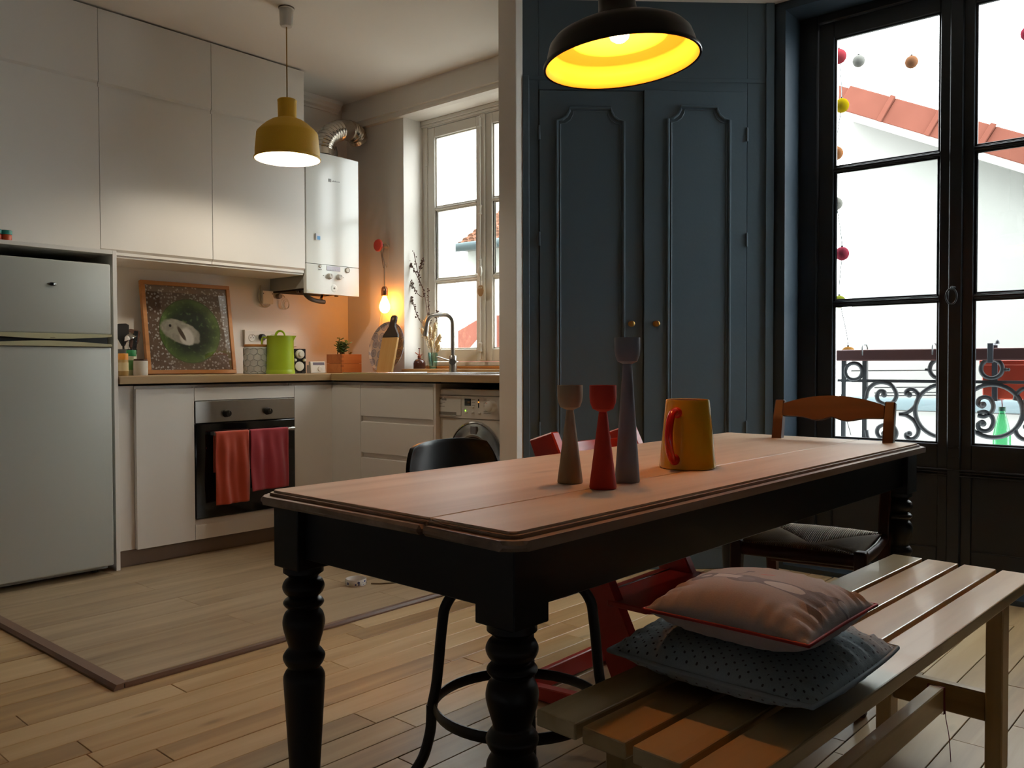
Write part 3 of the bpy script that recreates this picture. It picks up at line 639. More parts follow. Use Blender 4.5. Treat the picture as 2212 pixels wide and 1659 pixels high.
q = bp(691.5, 575); lathe('power_button', [(0, -.006), (.008, -.006), (.0095, -.003), (.010, 0), (0, 0)], M('pale_grey_knob', 'bdbab2'), cpn, c=(q.x, yk, q.z), ax=1, seg=18)
for x, y, w in ((689.5, 582, .004), (693.5, 582, .004), (699, 595, .003), (742, 600, .002)): q = bp(x, y); boxes('print_mark', [(q.x-w, q.x+w, yk-.001, yk, q.z-.0025, q.z+.0025)], M('grey_ink', '86837b'), cpn)
q = bp(722, 623); lathe('finger_dimple', [(0, -.001), (.006, -.0012), (.016, -.003), (.022, -.0015), (.026, 0), (0, 0)], BW, cpn, c=(q.x, yk+.001, q.z), ax=1, seg=24)
lathe('latch', [(0, -.003), (.005, -.003), (.006, 0), (0, 0)], M('grip_shadow', '77736a'), cpn, c=(q.x, yk-.001, q.z), ax=1, seg=12)
a, c = bp(665, 625), bp(679, 630.5); boxes('sticker', [(a.x, c.x, by-.004, by-.0025, c.z, a.z)], M('cream_sticker', 'dcd9c8', .5), cpn)
# logo: a small framed emblem and a line of lettering
q = BZ(711.5, 390); em = boxes('emblem', [(q.x-.010, q.x+.010, by-.0085, by-.005, q.z-.010, q.z+.010)], M('silver_print', '9c9c98', .5, metal=.3), bo, bev=.001)
lathe('emblem_ring', [(.004, -.0095), (.007, -.0095), (.007, -.008), (.004, -.008)], M('grey_ink', '86837b'), em, c=(q.x, by, q.z), ax=1, seg=16)
for k in range(8): q2 = BZ(717+k*2.15, 391.5+.27*k); boxes('logo_letter', [(q2.x-.003, q2.x+.0025, by-.0075, by-.005, q2.z-.004, q2.z+(.004 if k in (1, 3) else .001))], M('silver_print', '9c9c98', .3, metal=.5), em)
q = BZ(685, 512)
mg = thing('fridge_magnet', 'small square blue and white magnet stuck to the boiler front', 'magnet', (q.x, by-.004, q.z-.02))
o = box('plate', (q.x-.018, q.x+.018, by-.0085, by-.0045, q.z-.02, q.z+.02), M('magnet_white', 'd9dade', .4), mg, bev=.001)
boxes('picture_patch', [(q.x-.004, q.x+.018, by-.0092, by-.0084, q.z-.016, q.z+.006)], M('magnet_blue', '5d9fd6', .4), mg)
boxes('dark_edge', [(q.x-.018, q.x-.012, by-.0092, by-.0084, q.z-.02, q.z+.02)], M('magnet_grey', '6d6a64', .4), mg)
# flue
ALU = M('flue_aluminium', 'd2cbc0', .22, metal=1., var=.1, scale=14)
path = spline([PY(*p_, 4.40+.012*i_) for i_, p_ in enumerate([(699, 340), (699.5, 318), (707, 299), (722, 286), (740, 281), (756, 283), (768, 291), (775, 304)])], 18)
n = len(path)
def fr_(t):
    if .1 < t < .52: return .064+.0045*math.sin(t*n*1.1)
    if .68 < t < .92: return .064+.004*math.sin(t*n*1.1)
    return .0645
tube('flue_duct', path, fr_, ALU, bo, seg=24, smooth=60)
lathe('flue_collar', [(0, 0), (.074, 0), (.074, .012), (.064, .018), (.064, .03), (0, .03)], ALU, bo, c=(PY(699, 335, 4.40).x, 4.40, 2.264), seg=28)
lathe('seam_band', [(.066, -.005), (.069, -.003), (.069, .003), (.066, .005)], M('dark_metal_seam', '4a3c33', .4, metal=.8), bo, c=PY(733, 282.5, 4.45), ax=0, seg=28)
tube('flue_outlet', [(3.39, 4.45, 2.262), (3.39, 4.45, 2.34), (3.39, 4.46, 2.37)], .047, M('dark_aluminium', '6b645b', .35, metal=1.), bo, seg=20)
lathe('outlet_ring', [(.03, 0), (.062, 0), (.062, .02), (.052, .03), (.03, .03)], M('copper_ring', '8c6a4c', .3, metal=1.), bo, c=(3.40, 4.45, 2.264), seg=24)
# pipes below
RUB = M('grey_hose', '4f4a44', .5)
zb_ = bz0+.028
tube('drain_hose', spline([(3.115, 4.36, zb_), (3.12, 4.35, zb_-.03), (3.15, 4.34, zb_-.055), (3.20, 4.34, zb_-.066), (3.255, 4.345, zb_-.068)], 6), .0135, RUB, bo, seg=12)
tube('brass_valve', [(3.255, 4.36, zb_), (3.25, 4.355, zb_-.03), (3.235, 4.35, zb_-.05)], .010, BRASS, bo, seg=10)
for k, x in enumerate((3.09, 3.31, 3.345, 3.375)): tube('pipe_stub', [(x, 4.38, zb_+.005), (x, 4.38, zb_-.02-.006*(k % 2))], .013, M('dark_copper', '4a352a', .4, metal=.8), bo, seg=12)
boxes('bottom_tray', [(bx0+.01, bx1-.01, by+.04, 4.63, bz0+.02, bz0+.032)], M('dark_gap', '1c1712'), bo)
# junction box and cable coil on the wall
a, c = PY(562.5, 627, 4.64), PY(586, 657.5, 4.64)
jb = thing('junction_box', 'cream wall junction box with looped cable under the boiler', 'junction box', ((a.x+c.x)/2, 4.64, c.z))
CRE = M('cream_plastic', 'd6d1bd', .5)
box('cover', (a.x, c.x, 4.615, 4.648, c.z, a.z), CRE, jb, bev=.003)
for x in (a.x+.006, c.x-.008): lathe('screw', [(0, -.002), (.003, -.002), (.003, 0), (0, 0)], INK, jb, c=(x, 4.615, a.z-.02), ax=1, seg=8)
mid = (a.x+c.x)/2
tube('cable', spline([(a.x-.002, 4.635, a.z+.028), (a.x-.014, 4.635, a.z-.02), (a.x-.012, 4.635, c.z+.03), (a.x+.01, 4.635, c.z-.012), (mid, 4.635, c.z-.018), (c.x-.012, 4.635, c.z-.004)], 8), .0045, M('white_cable', 'b9b29a', .5), jb)
tube('cable', spline([(c.x-.004, 4.635, a.z-.01), (c.x+.01, 4.635, a.z+.02), (c.x+.01, 4.635, a.z+.06), (c.x+.02, 4.635, a.z+.10)], 8), .0045, M('white_cable', 'b9b29a'), jb)
cc_ = PY(616, 656, 4.63)
for k in range(3):
    r = .036-.006*k; tube('cable_loop', [(cc_.x+.004*k+r*.8*math.cos(t), 4.632-.004*k, cc_.z-.004*k+r*math.sin(t)) for t in [2*math.pi*i/24 for i in range(24)]], .0018, M('pale_thin_cable', 'd8d2c0', .5), jb, seg=6, closed=True)
q = PY(603, 640, 4.63); lathe('plug', [(0, -.03), (.014, -.03), (.017, -.02), (.017, 0), (0, 0)], M('grey_plug', '6f6a60', .5), jb, c=(q.x, 4.645, q.z), ax=1, seg=16)
tube('cable', spline([(q.x, 4.632, q.z), (q.x+.02, 4.63, q.z+.012), (cc_.x-.01, 4.632, cc_.z+.05), (cc_.x, 4.632, cc_.z+.04)], 8), .003, M('white_cable', 'b9b29a'), jb)
# socket strip
a, c = PY(527, 714, 4.645), PY(640, 748, 4.645)
so = thing('socket_strip', 'white triple wall socket plate behind the green jug', 'socket', ((a.x+c.x)/2, 4.645, c.z))
SOW = M('socket_white', 'd8d4ca', .4)
sz0, sz1 = PY(527, 747, 4.645).z, PY(527, 714, 4.645).z
box('plate', (a.x, c.x, 4.638, 4.6495, sz0, sz1), SOW, so, bev=.003)
boxes('surround_edge', [(a.x-.008, a.x-.001, 4.632, 4.6495, sz0-.004, sz1+.004)], M('grey_edge', '8f8676', .6), so)
for k, x in enumerate((544.5, 567, 590)):
    q = PY(x, 729.5, 4.638); s = lathe('socket', [(0, -.001), (.019, -.001), (.022, -.004), (.024, -.003), (.025, 0), (0, 0)], SOW, so, c=(q.x, 4.638, q.z), ax=1, seg=24)
    for dx in (-.0095, .0095): lathe('pin_hole', [(0, -.0015), (.0028, -.0015), (.0028, 0), (0, 0)], INK, s, c=(q.x+dx, 4.637, q.z), ax=1, seg=8)
    lathe('earth_pin', [(0, -.012), (.0024, -.011), (.0024, 0), (0, 0)], STEEL, s, c=(q.x, 4.638, q.z+.012), ax=1, seg=8)
q = PY(567, 728, 4.62); pg = lathe('plug', [(0, -.034), (.015, -.034), (.019, -.028), (.0195, -.004), (0, -.003)], BLACKP, None, c=(q.x, 4.638, q.z), ax=1, seg=20)
tag(pg, 'black round plug in the middle wall socket', 'plug')
# ---------------------------------------------------------------- framed picture leaning on the wall
tl, tr, br, bl = PY(305, 606, 4.62), PY(497, 620, 4.62), PY(508, 811, 4.545), PY(318, 813, 4.545)
pw = ((tr.x-tl.x)+(br.x-bl.x))/2; ph = math.hypot(tl.z-CT, .075)
pf = thing('framed_picture', 'square picture of a fish on a green glass plate in a wooden frame', 'picture', ((bl.x+br.x)/2, 4.545, CT+.0015)); pf.rotation_euler = (-math.atan2(.075, tl.z-CT), 0, 0)
G.world = False
FRAMEW = WOOD('picture_frame_oak', '8c5a2c', 'b57c45', 'c99660', rough=.45, axis=0, rnd=.1)
hw, fwid = pw/2, .022
box('frame_side', (-hw, hw, -.016, .012, 0, fwid), FRAMEW, pf, bev=.0015); box('frame_side', (-hw, hw, -.016, .012, ph-fwid, ph), FRAMEW, pf, bev=.0015)
box('frame_side', (-hw, -hw+fwid, -.016, .012, fwid, ph-fwid), FRAMEW, pf, bev=.0015); box('frame_side', (hw-fwid, hw, -.016, .012, fwid, ph-fwid), FRAMEW, pf, bev=.0015)
pm = bpy.data.materials.new('fish_print'); pm.use_nodes = True; nt = pm.node_tree; bs = nt.nodes['Principled BSDF']; L = nt.links.new
tc = nn(nt, 'ShaderNodeTexCoord'); sp = nn(nt, 'ShaderNodeSeparateXYZ'); L(tc.outputs['Object'], sp.inputs[0])
cx = nn(nt, 'ShaderNodeCombineXYZ'); L(sp.outputs[0], cx.inputs[0]); L(sp.outputs[2], cx.inputs[1])
def mth(op, a, b=None, c=None):
    n_ = nn(nt, 'ShaderNodeMath', operation=op)
    for i_, v in enumerate((a, b, c)):
        if v is None: continue
        if isinstance(v, (int, float)): n_.inputs[i_].default_value = v
        else: L(v, n_.inputs[i_])
    return n_.outputs[0]
def mixc(f, a, b):
    n_ = nn(nt, 'ShaderNodeMix', data_type='RGBA')
    for s_, v in ((0, f), (6, a), (7, b)):
        if isinstance(v, tuple): n_.inputs[s_].default_value = v
        elif isinstance(v, (int, float)): n_.inputs[s_].default_value = v
        else: L(v, n_.inputs[s_])
    return n_.outputs[2]
def noise(sc, det=4, vec=None, dist=0.):
    n_ = nn(nt, 'ShaderNodeTexNoise'); n_.inputs['Scale'].default_value = sc; n_.inputs['Detail'].default_value = det; n_.inputs['Distortion'].default_value = dist; L(vec or cx.outputs[0], n_.inputs[0]); return n_.outputs[0]
def smst(v, lo, hi): 
    n_ = nn(nt, 'ShaderNodeMapRange', interpolation_type='SMOOTHSTEP'); n_.inputs[1].default_value = lo; n_.inputs[2].default_value = hi; L(v, n_.inputs[0]); return n_.outputs[0]
def ell(px_, pz_, rx, rz, ang=0.):
    ca, sa = math.cos(ang), math.sin(ang)
    dx = mth('SUBTRACT', sp.outputs[0], px_); dz = mth('SUBTRACT', sp.outputs[2], pz_)
    u = mth('DIVIDE', mth('ADD', mth('MULTIPLY', dx, ca), mth('MULTIPLY', dz, sa)), rx); v = mth('DIVIDE', mth('ADD', mth('MULTIPLY', dx, -sa), mth('MULTIPLY', dz, ca)), rz)
    return mth('SQRT', mth('ADD', mth('MULTIPLY', u, u), mth('MULTIPLY', v, v)))
vo = nn(nt, 'ShaderNodeTexVoronoi'); vo.inputs['Scale'].default_value = 62; L(cx.outputs[0], vo.inputs[0])
chip = mth('MULTIPLY', smst(mth('ADD', vo.outputs[0], mth('MULTIPLY', noise(150, 2), .3)), .58, .46), smst(noise(26, 2), .38, .46))
base = mixc(noise(20), lin('5f4d40'), lin('7f6a59'))
base = mixc(chip, base, lin('b9b4ae'))
dpl = ell(.005, ph*.47, .187, .187)
inpl = smst(dpl, 1.0, .985)
green = mixc(smst(mth('ADD', dpl, mth('MULTIPLY', noise(14, 5), .5)), .8, 1.3), lin('1f2b22'), lin('5f7a3c'))
green = mixc(mth('MULTIPLY', smst(noise(45, 4), .55, .68), .5), green, lin('7d9a5c'))
wob = mth('MULTIPLY', noise(16, 4), .5)
body = ell(-.055, ph*.455, .125, .068, -.35); fish = smst(mth('ADD', body, wob), 1.28, 1.12)
fcol = mixc(noise(26, 5, None, 1.), lin('5c584c'), lin('c4bfae'))
fcol = mixc(mth('MULTIPLY', smst(ell(-.02, ph*.40, .045, .06, .2), 1.1, .7), .8), fcol, lin('d9d6cc'))
fcol = mixc(smst(ell(-.115, ph*.525, .008, .009), 1.1, .8), fcol, lin('15120f'))
fcol = mixc(smst(ell(-.05, ph*.44, .013, .05, .5), 1.1, .7), fcol, lin('4b3d30'))
pc_ = mixc(fish, green, fcol); rimc = mth('MULTIPLY', inpl, smst(dpl, .955, .985))
pc_ = mixc(mth('MULTIPLY', rimc, .6), pc_, lin('1d2a22'))
L(mixc(inpl, base, pc_), bs.inputs['Base Color']); bs.inputs['Roughness'].default_value = .6; bs.inputs['Specular IOR Level'].default_value = .1
boxes('print', [(-hw+fwid-.002, hw-fwid+.002, -.004, -.002, fwid-.002, ph-fwid+.002)], pm, pf)
boxes('glazing', [(-hw+fwid-.001, hw-fwid+.001, -.009, -.008, fwid-.001, ph-fwid+.001)], GLASS('picture_glass', 'ffffff', .10), pf)
G.world = True
# ---------------------------------------------------------------- things at the left end of the worktop
def K(x, y, Y): return PY(x, y, Y)
CLR = M('clear_plastic', 'e8ecec', .08, trans=.85, ior=1.2)
# utensil holder behind the spice jars
q = K(276, 812, 4.42); uh = thing('utensil_pot', 'clear upright utensil holder beside the fridge panel', 'utensil pot', (q.x, 4.42, CT+.0005))
G.world = False
lathe('pot', [(0, 0), (.042, 0), (.044, .004), (.047, .135), (.0445, .135), (.0415, .006), (0, .006)], GLASS('smoky_glass', '9aa3a8', .14), uh, seg=28)
boxes('label', [(-.012, .026, -.0485, -.046, .072, .108)], M('white_label', 'dcdcdc', .6), uh)
G.world = True
def utensil(name, label, dx, dy, lean, tall, kind, mat):
    u = thing(name, label, 'utensil', (uh.location.x+dx, 4.42+dy, CT+.0085)); u.rotation_euler = (lean[1], lean[0], 0)
    G.world = False
    if kind == 'ladle':
        tube('handle', [(0, 0, 0), (0, 0, tall*.6), (.004, 0, tall*.85), (.014, 0, tall)], .005, CHROME, u, flat=(.5, 1.4))
        bm = bmesh.new(); lathe_bm(bm, [(0, .0), (.018, .004), (.032, .016), (.040, .034), (.038, .034), (.030, .018), (.017, .007), (0, .003)], (.048, 0, tall-.006), 20)
        bmesh.ops.rotate(bm, verts=bm.verts, cent=(.02, 0, tall), matrix=Matrix.Rotation(rad(155), 3, 'Y')); bmesh.ops.translate(bm, verts=bm.verts, vec=(-.0, 0, .02)); fin('bowl', bm, CHROME, u, 50)
    elif kind == 'knife':
        box('blade', (-.012, .012, -.001, .001, 0, tall*.55), STEEL, u); box('grip', (-.010, .010, -.007, .007, tall*.55, tall), BLACKP, u, bev=.003)
        for k in range(3): lathe('rivet', [(0, -.0082), (.0035, -.0082), (.0035, .0082), (0, .0082)], CHROME, u, c=(0, 0, tall*(.62+.13*k)), ax=1, seg=10)
    else:
        tube('handle', [(0, 0, 0), (0, 0, tall*.6)], .006, mat, u, flat=(.8, 1.2))
        prism('head', [(-.008, tall*.55), (-.03, tall*.72), (-.034, tall*.97), (-.02, tall), (.02, tall), (.034, tall*.97), (.03, tall*.72), (.008, tall*.55)], -.003, .003, 1, mat, u, bev=.002)
    G.world = True
    return u
DW = WOOD('dark_spoon_wood', '2e1c12', '4a2c1b', '5e3a24', rough=.5, axis=2, rnd=.1)
utensil('ladle', 'steel ladle with black grip standing in the utensil holder', .0, .0, (.02, 0), .20, 'ladle', CHROME)
utensil('spatula', 'dark brown wooden spatula in the utensil holder', .012, .016, (.16, -.04), .235, 'spat', DW)
utensil('knife', 'black riveted knife handle up in the utensil holder', .014, -.016, (.10, .03), .225, 'knife', BLACKP)
utensil('slotted_turner', 'black flat turner leaning against the fridge panel in the utensil holder', -.014, .004, (-.06, .05), .26, 'spat', M('black_nylon', '17130f', .5))
def spice(name, label, px, Y, r, h, lidm, bodym, labm, lidh=.03):
    q = K(px, 812, Y); j = thing(name, label, 'jar', (q.x, Y, CT+.0005)); G.world = False
    lathe('glass', [(0, 0), (r*.92, 0), (r, .004), (r, h*.72), (r*.85, h*.78), (0, h*.78)], bodym, j, seg=24)
    lathe('cap', [(r*.95, h-lidh), (r*1.0, h-lidh), (r*1.0, h-.002), (r*.95, h), (0, h)], lidm, j, seg=24)
    lathe('paper_label', [(r*1.005, h*.22), (r*1.012, h*.22), (r*1.012, h*.6), (r*1.005, h*.6)], labm, j, seg=24)
    G.world = True
spice('spice_jar', 'small spice jar with orange cap beside the fridge panel', 266.5, 4.12, .023, .108, M('orange_cap', 'c98426', .4), M('ochre_spice', 'a08350', .25), M('cream_label', 'cbb98c', .6))
spice('spice_jar', 'herb jar with green cap and green label behind the orange-capped jar', 284, 4.24, .024, .127, M('green_cap', '1f7a45', .4), M('pale_glass_herb', 'a9a888', .2), M('green_label', '4c7f3e', .6))
q = K(304, 812, 4.18); wc = thing('sugar_pot', 'small white pot with dark brown lid beside the framed picture', 'pot', (q.x, 4.18, CT+.0005)); G.world = False
lathe('pot', [(0, 0), (.032, 0), (.034, .004), (.034, .072), (.030, .073), (0, .073)], M('white_ceramic', 'd4d2cb', .3), wc, seg=28)
lathe('lid', [(0, .0735), (.031, .0735), (.032, .076), (.031, .082), (0, .082)], DW, wc, seg=28); G.world = True
# honeycomb pot
q = K(552.5, 808, 4.34); s = mpp(q); R_ = 24.8*s; H_ = 59*s
hp = thing('honeycomb_pot', 'grey ceramic pot with honeycomb relief and wooden lid', 'pot', (q.x, 4.34, CT+.0005)); G.world = False
POTM = M('grey_ceramic', 'c4c6c4', .4)
bm = bmesh.new(); lathe_bm(bm, [(0, 0), (R_*.94, 0), (R_*.985, .006), (R_*.985, H_-.008), (R_*.95, H_-.002), (0, H_-.002)], seg=48)
NC = 11; hexw = 2*math.pi*R_/NC; hr = hexw/math.sqrt(3); rows = int(H_/(hr*1.5))+2
for rI in range(rows):
    for cI in range(NC):
        zc = rI*hr*1.5-.004; ac = (cI+.5*(rI % 2))*2*math.pi/NC; ring = []
        for rr_, dep in ((.86, .0045), (.99, -.003)):
            lp = []
            for k in range(6):
                t = rad(60*k+30); a_ = ac+hr*rr_*math.cos(t)/R_; z_ = zc+hr*rr_*math.sin(t)
                z_ = min(max(z_, .002), H_-.010); rad_ = R_*.985+dep
                lp.append(bm.verts.new((rad_*math.cos(a_), rad_*math.sin(a_), z_)))
            ring.append(lp)
        try:
            bm.faces.new(ring[0])
            for k in range(6): bm.faces.new((ring[0][k], ring[0][(k+1) % 6], ring[1][(k+1) % 6], ring[1][k]))
        except ValueError: pass
fin('pot', bm, POTM, hp)
lathe('lid', [(0, H_-.001), (R_*.97, H_-.001), (R_*.98, H_+.002), (R_*.98, H_+.010), (R_*.95, H_+.012), (0, H_+.012)], FRAMEW, hp, seg=40)
G.world = True
# green jug
q = K(606, 808, 4.22); s = mpp(q); R_ = 30.5*s; H_ = 82*s
LIME = M('lime_green_enamel', '9cb52a', .35)
gj = thing('green_jug', 'lime green covered jug with spout and hoop handle on the worktop', 'jug', (q.x, 4.22, CT+.0005)); G.world = False
Rt = 28.2*s
lathe('body', [(0, 0), (R_, 0), (R_, .018), (R_*.965, .022), (R_*.965, .026), (Rt*1.0, H_*.6), (Rt, H_-.004), (Rt*1.02, H_-.002), (Rt*1.02, H_), (Rt*.98, H_), (0, H_)], LIME, gj, seg=48)
vr = Vector((CR.x, CR.y, 0)).normalized(); pv = Vector((-vr.y, vr.x, 0))
bm = bmesh.new(); sp_ = vr
tipv = sp_*(Rt+.018)+Vector((0, 0, H_)); 
v = [bm.verts.new(p_) for p_ in (pv*.022+sp_*(Rt-.006)+Vector((0, 0, H_)), -pv*.022+sp_*(Rt-.006)+Vector((0, 0, H_)), tipv, sp_*(Rt-.002)+Vector((0, 0, H_-.035)))]
for f_ in ((0, 1, 2), (0, 2, 3), (2, 1, 3), (0, 3, 1)): bm.faces.new([v[i_] for i_ in f_])
fin('spout', bm, LIME, gj)
tube('lid_handle', [tuple(vr*(.026*math.cos(rad(a_)))+Vector((0, 0, H_-.002+.030*math.sin(rad(a_))))) for a_ in range(0, 181, 15)], .0045, LIME, gj, flat=(.6, 1.6))
hp0 = -vr
tube('side_handle', spline([tuple(hp0*(Rt-.002)+Vector((0, 0, H_-.012))), tuple(hp0*(Rt+.022)+Vector((0, 0, H_-.010))), tuple(hp0*(Rt+.030)+Vector((0, 0, H_-.03))), tuple(hp0*(Rt+.028)+Vector((0, 0, H_-.10))), tuple(hp0*(Rt+.01)+Vector((0, 0, H_-.15))), tuple(hp0*(Rt-.004)+Vector((0, 0, H_-.16)))], 8), .007, LIME, gj, flat=(.8, 1.5))
G.world = True
# radio
q = K(647, 807, 4.33); s = mpp(q); rd = thing('table_radio', 'small black upright radio with white dials and round speaker', 'radio', (q.x, 4.36, CT+.0005)); rd.rotation_euler = (0, 0, rad(-12))
G.world = False
rw, rh, rdp = .082, 53*s, .09
IVY = M('ivory_plastic', 'd6d2c4', .4)
box('case', (-rw/2, rw/2, -rdp/2, rdp/2, 0, rh), BLACKP, rd, bev=.003)
yf = -rdp/2
lathe('tuning_dial', [(0, -.016), (.024, -.016), (.0265, -.013), (.0265, 0), (0, 0)], IVY, rd, c=(0, yf, rh*.78), ax=1, seg=28)
lathe('tuning_knob', [(0, -.034), (.0135, -.034), (.015, -.031), (.015, -.016), (0, -.016)], IVY, rd, c=(.0, yf, rh*.78), ax=1, seg=24)
for x in (-.030, .030): lathe('small_knob', [(0, -.018), (.007, -.018), (.008, -.015), (.0095, 0), (0, 0)], IVY, rd, c=(x, yf, rh*.54), ax=1, seg=18)
lathe('speaker', [(0, -.006), (.018, -.005), (.0275, -.002), (.0285, 0), (0, 0)], IVY, rd, c=(0, yf, rh*.29), ax=1, seg=32)
for x in (-.026, .026): boxes('brand_mark', [(x-.009, x+.009, yf-.0006, yf+.0001, .006, .009)], GREYINK, rd)
for k in range(9):
    t = rad(200-k*27); boxes('scale_tick', [(.034*math.cos(t)-.001, .034*math.cos(t)+.001, yf-.0006, yf+.0001, rh*.78+.034*math.sin(t)-.001, rh*.78+.034*math.sin(t)+.001)], GREYINK, rd)
G.world = True
# thermostat
q = K(686, 807, 4.33); th_ = thing('thermostat', 'white desk thermostat with grey display leaning on its stand', 'thermostat', (q.x, 4.34, CT+.0005)); th_.rotation_euler = (0, 0, rad(-10)); G.world = False
THW = M('thermostat_white', 'd5cdc2', .45)
o = prism('housing', [(-.036, 0), (-.026, .072), (-.002, .072), (-.010, 0)], -.055, .045, 0, THW, th_, bev=.003)
sl = lambda z: -.036+.010*z/.072
bm = bmesh.new(); vs_ = [bm.verts.new(p_) for p_ in ((-.038, sl(.05)-.0008, .05), (.038, sl(.05)-.0008, .05), (.038, sl(.066)-.0008, .066), (-.038, sl(.066)-.0008, .066))]; bm.faces.new(vs_); fin('display', bm, M('thermostat_lcd', '6f6570', .25), o)
lathe('dial', [(0, -.008), (.013, -.008), (.0145, -.005), (.015, 0), (0, 0)], THW, o, c=(.006, sl(.026)+.001, .026), ax=1, seg=24)
boxes('back_stand', [(-.05, -.046, -.006, .03, 0, .05), (.036, .04, -.006, .03, 0, .05)], THW, th_)
G.world = True
# wooden planter with succulent
q = K(752, 806, 4.36); s = mpp(q)
pt = thing('wooden_planter', 'small finger-jointed wooden planter box in the worktop corner', 'planter', (q.x, 4.40, CT+.0005)); pt.rotation_euler = (0, 0, 0); G.world = False
CED = WOOD('cedar_box', '8f4f22', 'b86c34', 'cd8446', rough=.5, axis=0, rnd=.35, fscale=1.3)
ph_, pw_ = 40*s, .158
for zz0, zz1 in ((0, ph_/2-.0005), (ph_/2+.0005, ph_)):
    for (x0_, x1_, y0_, y1_) in ((-pw_/2, pw_/2, -pw_/2, -pw_/2+.012), (-pw_/2, pw_/2, pw_/2-.012, pw_/2), (-pw_/2, -pw_/2+.012, -pw_/2+.012, pw_/2-.012), (pw_/2-.012, pw_/2, -pw_/2+.012, pw_/2-.012)):
        box('side_board', (x0_, x1_, y0_, y1_, zz0, zz1), CED, pt, bev=.0012)
for k in range(4):
    zj = ph_*(k+.5)/4
    boxes('finger_joint', [(-pw_/2-.0006, -pw_/2+.013, -pw_/2-.0006, -pw_/2+.013, zj-ph_/16, zj+ph_/16)], WOOD('cedar_end', '7a431d', 'a35c2b', 'b4703a', axis=2), pt)
boxes('soil', [(-pw_/2+.012, pw_/2-.012, -pw_/2+.012, pw_/2-.012, .004, ph_-.012)], M('potting_soil', '2c1f16', .95, bump=.5, bscale=90), pt)
G.world = True
JADE = M('jade_leaf', '4d6a33', .35, var=.2, scale=30); JADEY = M('reddish_jade_leaf', '7a6a34', .4)
su = thing('succulent', 'green jade plant growing in the wooden planter', 'plant', (pt.location.x-.02, 4.40, CT+ph_-.011)); G.world = False
rr_ = random.Random(4)
def leaf_bm(bm, p, d, l, w):
    d = Vector(d).normalized(); sd = d.cross(Vector((0, 0, 1))); sd = sd.normalized() if sd.length > .1 else Vector((1, 0, 0)); up = sd.cross(d)
    a_ = [p, p+d*l*.5+sd*w, p+d*l*.95+sd*w*.6, p+d*l*1.05, p+d*l*.95-sd*w*.6, p+d*l*.5-sd*w]
    top = [bm.verts.new(q_+up*(.0015 if k not in (0, 3) else 0)) for k, q_ in enumerate(a_)]; bot = [bm.verts.new(q_-up*(.0025 if k not in (0, 3) else .0008)) for k, q_ in enumerate(a_)]
    bm.faces.new(top); bm.faces.new(bot[::-1])
    for k in range(6): bm.faces.new((top[k], bot[k], bot[(k+1) % 6], top[(k+1) % 6]))
for k in range(9):
    a_ = rr_.uniform(0, 6.28); ln = rr_.uniform(.06, .115); sl_ = rr_.uniform(.1, .55)
    tip = Vector((math.cos(a_)*ln*sl_, math.sin(a_)*ln*sl_, ln)); off_ = Vector((rr_.uniform(-.02, .02), rr_.uniform(-.02, .02), 0))
    st = tube('stem', [tuple(off_), tuple(off_+tip*.5+Vector((0, 0, .004))), tuple(off_+tip)], .0035, M('jade_stem', '6b5a3a', .6), su, seg=6)
    for j in range(8):
        t = .3+.7*j/7; b_ = a_+j*2.2; bm = bmesh.new(); leaf_bm(bm, off_+tip*t, (math.cos(b_), math.sin(b_), rr_.uniform(.2, .9)), rr_.uniform(.024, .036), rr_.uniform(.009, .013)); fin('leaf', bm, JADE, su, 50)
for k in range(5):
    a_ = rr_.uniform(-.9, .6); bm = bmesh.new(); leaf_bm(bm, Vector((.045+.01*k*.5, -.015+.006*k, .0)), (math.cos(a_), math.sin(a_), 1.2), .034, .006); fin('leaf', bm, JADEY, su, 50)
G.world = True
# big round patterned tray leaning on the window wall
q = PX(835, 806, 3.55); tc_ = PX(835, 750, 3.60); s = mpp(tc_); TR_ = 56*s
tp = thing('round_tray', 'large round tray with grey medallion pattern leaning on the window wall', 'tray', (3.575, tc_.y, CT+.0005)); tp.rotation_euler = (0, rad(11), 0); G.world = False
tm = bpy.data.materials.new('medallion_print'); tm.use_nodes = True; nt = tm.node_tree; bs = nt.nodes['Principled BSDF']; L = nt.links.new
tc = nn(nt, 'ShaderNodeTexCoord'); mp_ = nn(nt, 'ShaderNodeMapping'); mp_.inputs['Scale'].default_value = (0, 17, 17); L(tc.outputs['Object'], mp_.inputs[0])
v1 = nn(nt, 'ShaderNodeTexVoronoi', distance='EUCLIDEAN'); v1.inputs['Scale'].default_value = 1; v1.inputs['Randomness'].default_value = .25; L(mp_.outputs[0], v1.inputs[0])
cr = nn(nt, 'ShaderNodeValToRGB'); cr.color_ramp.interpolation = 'CONSTANT'; el = cr.color_ramp.elements
el[0].position = 0; el[0].color = lin('8a5a4e'); el[1].position = .07; el[1].color = lin('868a96')
for p_, c_ in ((.24, '9b9ca4'), (.40, '74788a'), (.47, 'b8b2aa')): k_ = el.new(p_); k_.color = lin(c_)
L(v1.outputs[0], cr.inputs[0]); L(cr.outputs[0], bs.inputs['Base Color']); bs.inputs['Roughness'].default_value = .35
lathe('dish', [(0, 0), (TR_-.012, 0), (TR_, -.012), (TR_+.001, -.010), (TR_-.01, .004), (0, .005)], tm, tp, c=(0, 0, TR_), ax=0, seg=64)
G.world = True
